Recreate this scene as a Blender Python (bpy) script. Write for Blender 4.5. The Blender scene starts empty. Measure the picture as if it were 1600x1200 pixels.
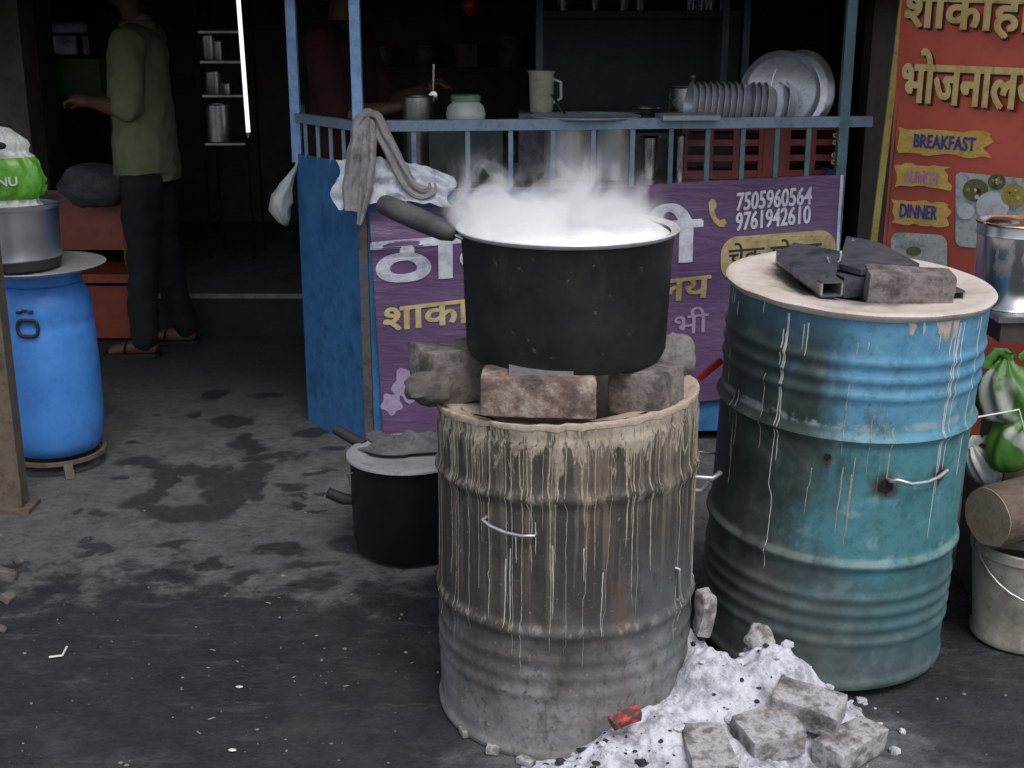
import bpy, bmesh, math, random
from mathutils import Vector, Matrix, noise as mnoise
R = math.radians
scene = bpy.context.scene
col = scene.collection
random.seed(7)

# ---------------------------------------------------------------- camera, sky, sun, exposure
CAM_H, PITCH, FPX = 1.535, R(16.3), 2000.0
cam_data = bpy.data.cameras.new('camera')
cam_data.sensor_width = 36.0
cam_data.lens = 36.0 * FPX / 1600.0
cam_data.clip_start, cam_data.clip_end = 0.05, 400.0
cam = bpy.data.objects.new('camera', cam_data)
cam.location = (0, 0, CAM_H)
cam.rotation_euler = (R(90) - PITCH, 0, 0)
col.objects.link(cam)
scene.camera = cam

SUN_ELEV, SUN_AZ = R(58), R(158)          # azimuth from +Y towards +X: the light comes from behind the viewer, a little to the right
world = bpy.data.worlds.new('World')
scene.world = world
world.use_nodes = True
wn = world.node_tree
wn.nodes.clear()
sky = wn.nodes.new('ShaderNodeTexSky')
sky.sky_type = 'NISHITA'
sky.sun_disc = False
sky.sun_elevation = SUN_ELEV
sky.sun_rotation = SUN_AZ
sky.air_density, sky.dust_density, sky.ozone_density = 1.0, 2.0, 1.5
hs = wn.nodes.new('ShaderNodeHueSaturation')   # overcast: a whiter sky
hs.inputs['Saturation'].default_value = 0.55
bg = wn.nodes.new('ShaderNodeBackground')
bg.inputs['Strength'].default_value = 0.13
wo = wn.nodes.new('ShaderNodeOutputWorld')
wn.links.new(sky.outputs[0], hs.inputs['Color'])
wn.links.new(hs.outputs[0], bg.inputs['Color'])
wn.links.new(bg.outputs[0], wo.inputs['Surface'])

sun_data = bpy.data.lights.new('sun', 'SUN')
sun_data.energy = 1.5
sun_data.angle = R(25)
sun_data.color = (1.0, 0.96, 0.92)
sun = bpy.data.objects.new('sun', sun_data)
sd = Vector((math.sin(SUN_AZ) * math.cos(SUN_ELEV), math.cos(SUN_AZ) * math.cos(SUN_ELEV), math.sin(SUN_ELEV)))
sun.rotation_euler = sd.to_track_quat('Z', 'Y').to_euler()
sun.location = sd * 20
col.objects.link(sun)

scene.view_settings.view_transform = 'Standard'
scene.view_settings.look = 'None'
scene.view_settings.gamma = 1.0
scene.view_settings.use_curve_mapping = False
scene.view_settings.exposure = 0.42
scene.render.engine = 'CYCLES'
scene.cycles.use_denoising = True
scene.cycles.max_bounces = 8
scene.cycles.volume_bounces = 4
scene.cycles.volume_step_rate = 1.0
scene.cycles.volume_max_steps = 96

# ---------------------------------------------------------------- helpers
def ray(px, py):
    a, b = (px - 800) / FPX, (600 - py) / FPX
    c, s = math.cos(PITCH), math.sin(PITCH)
    return Vector((a, c + b * s, -s + b * c))
CAMP = Vector((0, 0, CAM_H))
def at_y(px, py, y):            # point on the ray at ground distance y
    d = ray(px, py); return CAMP + d * (y / d.y)
def at_z(px, py, z=0.0):        # point on the ray at height z
    d = ray(px, py); return CAMP + d * ((z - CAM_H) / d.z)

def tag(o, label=None, cat=None, group=None, kind=None):
    if label: o['label'] = label
    if cat: o['category'] = cat
    if group: o['group'] = group
    if kind: o['kind'] = kind
    return o

def empty(name, loc, label, cat, group=None, rot=(0, 0, 0)):
    o = bpy.data.objects.new(name, None)
    o.empty_display_size = 0.05
    o.location = loc; o.rotation_euler = rot
    col.objects.link(o)
    return tag(o, label, cat, group)

class MB:
    def __init__(self): self.v, self.f, self.mi = [], [], []; self.m = 0
    def add(self, vs, fs, M=None):
        k = len(self.v)
        for p in vs:
            p = Vector(p)
            if M is not None: p = M @ p
            self.v.append(p)
        for f in fs:
            self.f.append([i + k for i in f]); self.mi.append(self.m)
        return self
    def box(self, c, s, M=None):
        x, y, z = s[0] / 2, s[1] / 2, s[2] / 2
        c = Vector(c)
        vs = [c + Vector((i * x, j * y, k * z)) for k in (-1, 1) for j in (-1, 1) for i in (-1, 1)]
        return self.add(vs, [(0, 2, 3, 1), (4, 5, 7, 6), (0, 1, 5, 4), (2, 6, 7, 3), (0, 4, 6, 2), (1, 3, 7, 5)], M)
    def bar(self, a, b, w, h=None, up=Vector((0, 0, 1))):     # rectangular bar from a to b
        a, b = Vector(a), Vector(b); h = h or w
        d = (b - a).normalized()
        if abs(d.dot(up)) > .99: up = Vector((0, 1, 0))
        s = d.cross(up).normalized(); u = s.cross(d)
        vs = [p + s * (i * w / 2) + u * (j * h / 2) for p in (a, b) for j in (-1, 1) for i in (-1, 1)]
        return self.add(vs, [(0, 1, 3, 2), (4, 6, 7, 5), (0, 4, 5, 1), (2, 3, 7, 6), (0, 2, 6, 4), (1, 5, 7, 3)])
    def lathe(self, prof, n=48, c=(0, 0, 0), M=None, cap0=False, cap1=False, warp=None):
        c = Vector(c); vs = []; fs = []
        for (r, z) in prof:
            for i in range(n):
                a = 2 * math.pi * i / n
                p = Vector((r * math.cos(a), r * math.sin(a), z))
                if warp: p = warp(p, a)
                vs.append(c + p)
        for j in range(len(prof) - 1):
            for i in range(n):
                k = (i + 1) % n
                fs.append((j * n + i, j * n + k, (j + 1) * n + k, (j + 1) * n + i))
        if cap0: fs.append(tuple(range(n))[::-1])
        if cap1: fs.append(tuple((len(prof) - 1) * n + i for i in range(n)))
        return self.add(vs, fs, M)
    def tube(self, path, r, n=10, ry=None, crinkle=None, caps=True, up=None):
        path = [Vector(p) for p in path]; m = len(path)
        rs = r if isinstance(r, (list, tuple)) else [r] * m
        rys = ry if isinstance(ry, (list, tuple)) else ([ry] * m if ry else rs)
        vs, fs = [], []
        s = None
        for j in range(m):
            d = (path[min(j + 1, m - 1)] - path[max(j - 1, 0)]).normalized()
            if s is None:
                ref = up or (Vector((0, 0, 1)) if abs(d.z) < .9 else Vector((0, 1, 0)))
                s = d.cross(ref).normalized()
            else:
                s = (s - d * s.dot(d)).normalized()
            u = s.cross(d)
            for i in range(n):
                a = 2 * math.pi * i / n
                q = crinkle(a, j / max(1, m - 1)) if crinkle else 1.0
                vs.append(path[j] + s * (rs[j] * math.cos(a) * q) + u * (rys[j] * math.sin(a) * q))
        for j in range(m - 1):
            for i in range(n):
                k = (i + 1) % n
                fs.append((j * n + i, j * n + k, (j + 1) * n + k, (j + 1) * n + i))
        if caps:
            fs.append(tuple(range(n))[::-1]); fs.append(tuple((m - 1) * n + i for i in range(n)))
        return self.add(vs, fs)
    def ellipsoid(self, c, r, nu=20, nv=12, M=None, amp=0, freq=3, seed=0):
        vs, fs = [], []
        c = Vector(c)
        for j in range(nv + 1):
            t = math.pi * j / nv
            for i in range(nu):
                a = 2 * math.pi * i / nu
                d = Vector((math.sin(t) * math.cos(a), math.sin(t) * math.sin(a), -math.cos(t)))
                q = 1 + amp * (mnoise.noise(d * freq + Vector((seed, seed * 1.7, 0))) + .5 * mnoise.noise(d * freq * 2.3 + Vector((0, seed, seed))))
                vs.append(c + Vector((d.x * r[0] * q, d.y * r[1] * q, d.z * r[2] * q)))
        for j in range(nv):
            for i in range(nu):
                k = (i + 1) % nu
                fs.append((j * nu + i, j * nu + k, (j + 1) * nu + k, (j + 1) * nu + i))
        return self.add(vs, fs, M)
    def grid(self, fn, nu, nv):
        vs = [fn(i / nu, j / nv) for j in range(nv + 1) for i in range(nu + 1)]
        fs = [(j * (nu + 1) + i, j * (nu + 1) + i + 1, (j + 1) * (nu + 1) + i + 1, (j + 1) * (nu + 1) + i) for j in range(nv) for i in range(nu)]
        return self.add(vs, fs)
    def sheet(self, fn, nu, nv, th):     # grid with thickness along +n returned by fn -> (p, n)
        a = []; b = []
        for j in range(nv + 1):
            for i in range(nu + 1):
                p, n = fn(i / nu, j / nv); a.append(Vector(p)); b.append(Vector(p) - Vector(n) * th)
        N = len(a); w = nu + 1
        fs = []
        for j in range(nv):
            for i in range(nu):
                q = (j * w + i, j * w + i + 1, (j + 1) * w + i + 1, (j + 1) * w + i)
                fs.append(q); fs.append(tuple(x + N for x in q[::-1]))
        edge = [i for i in range(w)] + [j * w + nu for j in range(1, nv + 1)] + [nv * w + i for i in range(nu - 1, -1, -1)] + [j * w for j in range(nv - 1, 0, -1)]
        for k in range(len(edge)):
            p, q = edge[k], edge[(k + 1) % len(edge)]
            fs.append((q, p, p + N, q + N))
        return self.add(a + b, fs)
    def mesh(self, name, smooth=40, merge=True):
        me = bpy.data.meshes.new(name)
        me.from_pydata([tuple(p) for p in self.v], [], self.f)
        if any(self.mi): me.polygons.foreach_set('material_index', self.mi)
        bm = bmesh.new(); bm.from_mesh(me)
        if merge: bmesh.ops.remove_doubles(bm, verts=bm.verts, dist=1e-5)
        bmesh.ops.recalc_face_normals(bm, faces=bm.faces)
        bm.to_mesh(me); bm.free()
        if smooth:
            me.polygons.foreach_set('use_smooth', [True] * len(me.polygons))
            me.set_sharp_from_angle(angle=R(smooth))
        me.update()
        return me
    def build(self, name, mat, parent=None, smooth=40, loc=None, rot=None, merge=True):
        me = self.mesh(name, smooth, merge)
        for m in (mat if isinstance(mat, (list, tuple)) else [mat]): me.materials.append(m)
        o = bpy.data.objects.new(name, me)
        col.objects.link(o)
        if parent is not None: o.parent = parent
        if loc is not None: o.location = loc
        if rot is not None: o.rotation_euler = rot
        return o

def link_mesh(name, me, parent=None, loc=(0, 0, 0), rot=(0, 0, 0)):
    o = bpy.data.objects.new(name, me); col.objects.link(o)
    o.location = loc; o.rotation_euler = rot
    if parent is not None: o.parent = parent
    return o

def remeshed(mb, name, voxel, smooth_iter=3, disp=None):
    me = mb.mesh(name + '_raw', 0, merge=False)
    o = bpy.data.objects.new(name + '_raw', me); col.objects.link(o)
    m = o.modifiers.new('r', 'REMESH'); m.mode = 'VOXEL'; m.voxel_size = voxel
    s = o.modifiers.new('s', 'SMOOTH'); s.iterations = smooth_iter; s.factor = .5
    dg = bpy.context.evaluated_depsgraph_get()
    out = bpy.data.meshes.new_from_object(o.evaluated_get(dg))
    bpy.data.objects.remove(o); bpy.data.meshes.remove(me)
    out.name = name
    if disp:
        new = [disp(v.co.copy(), v.normal.copy()) for v in out.vertices]
        out.vertices.foreach_set('co', [c for p in new for c in p])
    out.polygons.foreach_set('use_smooth', [True] * len(out.polygons))
    out.update()
    return out

def brick_mesh(size, seed=0, bev=.008, amp=.004, cuts=2, name='brick'):
    bm = bmesh.new()
    bmesh.ops.create_cube(bm, size=1)
    bmesh.ops.scale(bm, verts=bm.verts, vec=size)
    bmesh.ops.bevel(bm, geom=bm.edges[:], offset=bev, segments=2, profile=.6, affect='EDGES')
    bmesh.ops.subdivide_edges(bm, edges=[e for e in bm.edges if e.calc_length() > .03], cuts=cuts, use_grid_fill=True)
    bmesh.ops.triangulate(bm, faces=[f for f in bm.faces if len(f.verts) > 4])
    sv = Vector((seed * 3.1, seed * 1.3, seed * 7.7))
    for v in bm.verts:
        q = mnoise.noise_vector(v.co * 14 + sv) * amp + mnoise.noise_vector(v.co * 45 + sv) * amp * .5
        v.co += q
    me = bpy.data.meshes.new(name); bm.to_mesh(me); bm.free()
    me.polygons.foreach_set('use_smooth', [True] * len(me.polygons))
    me.set_sharp_from_angle(angle=R(50))
    return me

# ---------------------------------------------------------------- materials
class NT:
    def __init__(self, name):
        self.mat = bpy.data.materials.new(name); self.mat.use_nodes = True
        self.t = self.mat.node_tree; self.t.nodes.clear()
        self.out = self.n('ShaderNodeOutputMaterial')
        self.b = self.n('ShaderNodeBsdfPrincipled')
        self.l(self.b.outputs[0], self.out.inputs['Surface'])
        tc = self.n('ShaderNodeTexCoord'); oi = self.n('ShaderNodeObjectInfo')
        self.raw = tc.outputs['Object']
        mu = self.n('ShaderNodeVectorMath'); mu.operation = 'MULTIPLY_ADD'
        cmb = self.n('ShaderNodeCombineXYZ')
        for i in range(3): self.l(oi.outputs['Random'], cmb.inputs[i])
        self.l(cmb.outputs[0], mu.inputs[0]); mu.inputs[1].default_value = (17, 31, 23); self.l(self.raw, mu.inputs[2])
        self.vec = mu.outputs[0]
    def n(self, t): return self.t.nodes.new(t)
    def l(self, a, b): self.t.links.new(a, b)
    def val(self, s, x):
        if isinstance(x, (int, float)): s.default_value = x
        elif isinstance(x, (tuple, list)): s.default_value = tuple(x) + ((1,) if len(x) == 3 and len(s.default_value) == 4 else ())
        else: self.l(x, s)
    def scale(self, v, s):
        m = self.n('ShaderNodeVectorMath'); m.operation = 'MULTIPLY'; self.l(v, m.inputs[0]); m.inputs[1].default_value = s
        return m.outputs[0]
    def noise(self, scale=5, detail=5, rough=.6, vec=None, stretch=None, dist=0.0):
        v = vec or self.vec
        if stretch: v = self.scale(v, stretch)
        n = self.n('ShaderNodeTexNoise'); self.l(v, n.inputs['Vector'])
        n.inputs['Scale'].default_value = scale; n.inputs['Detail'].default_value = detail
        n.inputs['Roughness'].default_value = rough; n.inputs['Distortion'].default_value = dist
        return n.outputs['Fac']
    def ramp(self, fac, stops):
        r = self.n('ShaderNodeValToRGB'); self.l(fac, r.inputs[0])
        e = r.color_ramp.elements
        while len(e) < len(stops): e.new(.5)
        for i, (p, c) in enumerate(stops):
            e[i].position = p
            e[i].color = (c, c, c, 1) if isinstance(c, (int, float)) else tuple(c) + (1,)
        return r.outputs[0]
    def mix(self, fac, a, b, mode='MIX'):
        m = self.n('ShaderNodeMix'); m.data_type = 'RGBA'; m.blend_type = mode
        self.val(m.inputs[0], fac); self.val(m.inputs[6], a); self.val(m.inputs[7], b)
        return m.outputs[2]
    def math(self, op, a, b=0.0, clamp=False):
        m = self.n('ShaderNodeMath'); m.operation = op; m.use_clamp = clamp
        self.val(m.inputs[0], a); self.val(m.inputs[1], b); return m.outputs[0]
    def step(self, x, lo, hi):
        m = self.n('ShaderNodeMapRange'); m.interpolation_type = 'SMOOTHSTEP'; self.val(m.inputs[0], x)
        m.inputs[1].default_value = lo; m.inputs[2].default_value = hi
        return m.outputs[0]
    def xyz(self, v=None):
        s = self.n('ShaderNodeSeparateXYZ'); self.l(v or self.raw, s.inputs[0]); return s.outputs
    def set(self, color=None, rough=None, metal=None, **kw):
        if color is not None: self.val(self.b.inputs['Base Color'], color)
        if rough is not None: self.val(self.b.inputs['Roughness'], rough)
        if metal is not None: self.val(self.b.inputs['Metallic'], metal)
        for k, v in kw.items(): self.val(self.b.inputs[k.replace('_', ' ')], v)
        return self
    def bump(self, h, strength=.3, dist=.01):
        b = self.n('ShaderNodeBump'); self.val(b.inputs['Height'], h)
        b.inputs['Strength'].default_value = strength; b.inputs['Distance'].default_value = dist
        self.l(b.outputs[0], self.b.inputs['Normal'])
        return self

def pm(name, cols, rough=.6, metal=0.0, scale=6, bump=.15, bscale=60, bdist=.004, stretch=None, rvar=.15, detail=6, spec=None, grit=.45):
    t = NT(name)
    n = t.noise(scale, detail + 2, .70, stretch=stretch)
    k = len(cols)
    c = t.ramp(n, [(.35 + .3 * i / max(1, k - 1), cols[i]) for i in range(k)]) if k > 1 else cols[0]
    n2 = t.noise(scale * 3.3, 4)
    if grit:
        c = t.mix(1.0, c, t.ramp(t.noise(scale * 4.5, 8, .78), [(.28, 1 - grit), (.5, 1.0), (.72, 1.0)]), 'MULTIPLY')
    t.set(c, t.math('ADD', rough - rvar / 2, t.math('MULTIPLY', n2, rvar)), metal)
    if spec is not None: t.set(Specular_IOR_Level=spec)
    if bump: t.bump(t.noise(bscale, 5), bump, bdist)
    return t.mat

M = {}
M['steel'] = pm('stainless_steel', [(.55, .55, .56), (.68, .68, .69)], .26, 1.0, 9, .05, 30)
M['thali_steel'] = pm('dull_thali_steel', [(.34, .35, .37), (.46, .47, .49)], .34, .85, 9, .05, 40)
M['steel_old'] = pm('old_steel', [(.30, .30, .30), (.48, .47, .46), (.40, .39, .38)], .38, 1.0, 8, .1, 40)
M['aluminium'] = pm('aluminium', [(.50, .51, .53), (.66, .67, .69)], .46, .65, 7, .1, 50)
M['steel_pale'] = pm('scratched_steel', [(.58, .59, .61), (.72, .73, .75)], .34, .55, 9, .05, 40, grit=.2)
def soot_mat():
    t = NT('soot_black')
    n = t.noise(7, 6, .65); f = t.noise(55, 3, .5); st = t.noise(11, 5, .6, stretch=(1, 1, .3))
    c = t.ramp(n, [(.3, (.006, .007, .0075)), (.5, (.012, .0135, .013)), (.7, (.020, .020, .017))])
    c = t.mix(t.math('MULTIPLY', t.step(st, .58, .70), .5), c, (.035, .034, .028))
    c = t.mix(t.math('MULTIPLY', t.step(f, .68, .75), .55), c, (.13, .115, .09))
    t.set(c, t.ramp(n, [(.3, .45), (.7, .7)]), 0); t.set(Specular_IOR_Level=.3)
    t.bump(t.math('ADD', n, t.math('MULTIPLY', t.noise(40, 5, .6), .5)), .35, .004)
    return t.mat
M['soot'] = soot_mat()
M['black_pot'] = pm('black_enamel', [(.003, .0035, .006), (.007, .008, .011)], .42, .0, 6, .2, 30, spec=.3)
M['blue_steel'] = pm('blue_painted_steel', [(.024, .105, .25), (.045, .17, .37), (.03, .13, .30)], .45, .0, 5, .2, 40)
M['blue_rail'] = pm('blue_rail_paint', [(.13, .18, .25), (.20, .26, .34), (.12, .20, .30)], .42, .0, 9, .15, 60)
M['blue_post'] = pm('blue_post_paint', [(.13, .28, .54), (.24, .40, .66), (.16, .30, .56)], .38, .0, 9, .1, 60)
M['teal_rail'] = pm('teal_rail_paint', [(.06, .12, .14), (.10, .18, .20)], .5, .0, 9, .15, 60)
M['plastic_blue'] = pm('blue_plastic', [(.045, .19, .55), (.06, .23, .62), (.04, .17, .50)], .42, .0, 4, .08, 30, grit=.22)
M['black_rubber'] = pm('black_rubber', [(.012, .012, .014), (.022, .022, .024)], .7)
M['cloth_grey'] = pm('grey_cloth', [(.16, .145, .14), (.28, .255, .25), (.22, .20, .20)], .95, 0, 14, .4, 200, .002)
M['cloth_dark'] = pm('dark_cloth', [(.06, .062, .07), (.12, .122, .13)], .95, 0, 14, .4, 200, .002)
M['cloth_white'] = pm('white_cloth', [(.45, .48, .54), (.62, .65, .70)], .9, 0, 10, .3, 150, .002)
M['bag_white'] = pm('white_plastic_bag', [(.42, .42, .40), (.58, .58, .56)], .35, 0, 9, .3, 40)
M['tin_dim'] = pm('dim_tins', [(.05, .045, .04), (.12, .11, .10), (.07, .05, .03)], .6, .2, 8)
M['wood_dark'] = pm('dark_wood', [(.035, .028, .022), (.07, .055, .045)], .7, 0, 6, .3, 50, .004, (1, 1, .15))
M['handle'] = pm('charred_handle', [(.035, .034, .036), (.075, .072, .072)], .6, 0, 12, .3, 50)
M['rust_post'] = pm('rusty_post', [(.055, .042, .032), (.12, .09, .065), (.075, .06, .05)], .8, 0, 9, .4, 60)
M['wall'] = pm('darkened_wall', [(.045, .04, .036), (.085, .075, .066), (.055, .05, .045)], .9, 0, 2, .4, 25)  # interior darkness put into the wall colour
M['ceiling'] = pm('darkened_ceiling', [(.04, .038, .036), (.07, .065, .06)], .9, 0, 2, .4, 25)  # same darkness put into the ceiling colour
M['orange'] = pm('orange_paint', [(.22, .035, .015), (.33, .058, .022)], .5, 0, 4, .1, 30)
M['teal_dark'] = pm('dark_teal_paint', [(.02, .035, .036), (.04, .06, .06)], .6, 0, 6, .2, 40)
M['crate_red'] = pm('red_crate_plastic', [(.14, .022, .018), (.22, .034, .026)], .4, 0, 6, .1, 40)
M['jar'] = pm('milky_jar', [(.40, .44, .41), (.50, .54, .50)], .3, 0, 5, .05, 20)
M['green_lid'] = pm('green_lid', [(.10, .22, .12), (.14, .28, .16)], .4, 0, 6, .05, 30)
M['cream'] = pm('cream_plastic', [(.35, .33, .25), (.46, .43, .34)], .45, 0, 6, .1, 30)
M['red_plastic'] = pm('red_plastic', [(.45, .025, .02), (.55, .04, .03)], .35, 0, 6, .05, 30)
M['charcoal'] = pm('charcoal', [(.012, .012, .013), (.04, .04, .043)], .85, 0, 30, .5, 90)
M['metal_dark'] = pm('dark_scale_steel', [(.05, .054, .068), (.12, .125, .15), (.075, .08, .095)], .46, .4, 12, .25, 70)
M['metal_edge'] = pm('worn_steel_edge', [(.30, .29, .29), (.42, .41, .42)], .45, .6, 12, .2, 70)
M['void'] = pm('sooty_inside', [(.006, .006, .006), (.012, .011, .01)], .95, 0, 8, .2)
M['yellow'] = pm('yellow_paint', [(.42, .36, .08), (.55, .47, .13)], .6, 0, 10, .2, 60)
M['shirt'] = pm('olive_shirt', [(.135, .155, .085), (.19, .21, .12)], .95, 0, 7, .25, 160, .002, grit=.12)
M['trousers'] = pm('black_trousers', [(.012, .012, .014), (.022, .021, .023)], .95, 0, 7, .25, 160, .002, grit=.12)
M['shirt_red'] = pm('dark_red_shirt', [(.035, .008, .009), (.055, .012, .012)], .95, 0, 7, .25, 160, .002)
M['skin'] = pm('brown_skin', [(.11, .05, .03), (.16, .075, .045)], .55, 0, 8, .15, 120, .001, grit=.1)
M['hair'] = pm('black_hair', [(.008, .007, .007), (.016, .014, .013)], .5, 0, 60, .5, 200)
M['grey_paint'] = pm('grey_paint', [(.20, .24, .28), (.28, .32, .37)], .5, 0, 8, .15, 50)
M['banner_white'] = pm('print_white', [(.36, .36, .42), (.60, .61, .69), (.74, .75, .82)], .45, 0, 9, 0)
M['banner_gold'] = pm('print_gold', [(.28, .22, .10), (.48, .38, .17), (.60, .49, .24)], .45, 0, 9, 0)
M['banner_lilac'] = pm('print_lilac', [(.30, .22, .36), (.40, .32, .46)], .45, 0, 9, 0)
M['banner_dark'] = pm('print_dark', [(.02, .016, .02), (.03, .025, .03)], .45, 0, 9, 0)
M['sign_gold'] = pm('sign_gold', [(.50, .36, .12), (.72, .53, .20), (.80, .62, .28)], .4, 0, 9, 0, grit=.25)
M['sign_shadow'] = pm('sign_letter_shadow', [(.07, .012, .012), (.10, .02, .018)], .5, 0, 9, 0)
M['sign_strip'] = pm('sign_strip_yellow', [(.60, .36, .06), (.74, .50, .14)], .4, 0, 16, 0, stretch=(.3, 1, 3))
M['sign_blue'] = pm('sign_blue', [(.04, .05, .25), (.06, .08, .34)], .4, 0, 9, 0)
M['sign_pink'] = pm('sign_pink', [(.50, .22, .42), (.62, .34, .54)], .4, 0, 9, 0)
M['card'] = pm('sign_card_print', [(.20, .24, .22), (.40, .45, .42), (.52, .55, .52), (.30, .30, .24)], .35, 0, 16, 0)
M['food_green'] = pm('food_print_green', [(.05, .08, .03), (.16, .17, .06), (.10, .07, .03)], .4, 0, 30, 0)
M['food_yellow'] = pm('food_print_yellow', [(.34, .28, .05), (.45, .38, .10)], .4, 0, 30, 0)
M['food_white'] = pm('food_print_white', [(.55, .57, .60), (.66, .67, .70)], .4, 0, 12, 0)
M['white_enamel'] = pm('dirty_white_plastic', [(.20, .18, .145), (.34, .32, .27), (.40, .38, .33)], .5, 0, 6, .15, 30)
M['clay_edge'] = pm('cream_clay', [(.36, .27, .19), (.52, .42, .33), (.44, .35, .27)], .9, 0, 14, .5, 60, .006)
M['drip'] = pm('dried_milk', [(.20, .16, .11), (.40, .34, .255), (.28, .235, .17), (.46, .40, .31)], .6, 0, 25, .2, 60)
M['drip_white'] = pm('dried_milk_white', [(.45, .45, .42), (.62, .62, .58)], .55, 0, 25, .2, 60)
M['wire'] = pm('galvanised_wire', [(.38, .38, .40), (.55, .55, .57)], .4, .7, 20, .1)
M['plank'] = pm('grey_plank', [(.09, .085, .085), (.15, .14, .135)], .8, 0, 6, .4, 50, .004, (.2, 1, 1))
M['bark'] = pm('bark', [(.06, .042, .03), (.14, .10, .075), (.09, .065, .05)], .9, 0, 9, .7, 40, .01, (.3, 1, 1))
M['log_end'] = pm('cut_log_end', [(.22, .165, .11), (.33, .25, .17)], .85, 0, 14, .3, 60)
M['cloth_rag'] = pm('grey_rag', [(.19, .175, .175), (.31, .29, .29), (.25, .235, .235)], .95, 0, 18, .4, 220, .002, grit=.3)
M['stone_grey'] = pm('grey_stone', [(.14, .13, .125), (.24, .225, .215), (.17, .16, .155)], .9, 0, 12, .5, 50, .006)
M['rubble'] = pm('rubble', [(.06, .048, .04), (.13, .11, .095), (.085, .07, .062)], .9, 0, 10, .5, 50, .006)
M['brick_ashy'] = pm('ash_covered_brick', [(.08, .073, .067), (.20, .185, .175), (.42, .41, .42), (.15, .13, .118)], .9, 0, 16, .5, 60, .006)
M['brick_grey'] = pm('grey_brown_brick', [(.06, .052, .047), (.13, .11, .10), (.23, .20, .185), (.11, .093, .086)], .9, 0, 14, .5, 60, .006)
M['brick_red'] = pm('sooty_red_brick', [(.04, .037, .035), (.10, .078, .07), (.18, .115, .10), (.31, .245, .20), (.46, .40, .33), (.19, .125, .11)], .9, 0, 8, .6, 60, .006)
M['litter'] = pm('white_litter', [(.55, .55, .53), (.7, .7, .68)], .6)
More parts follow.
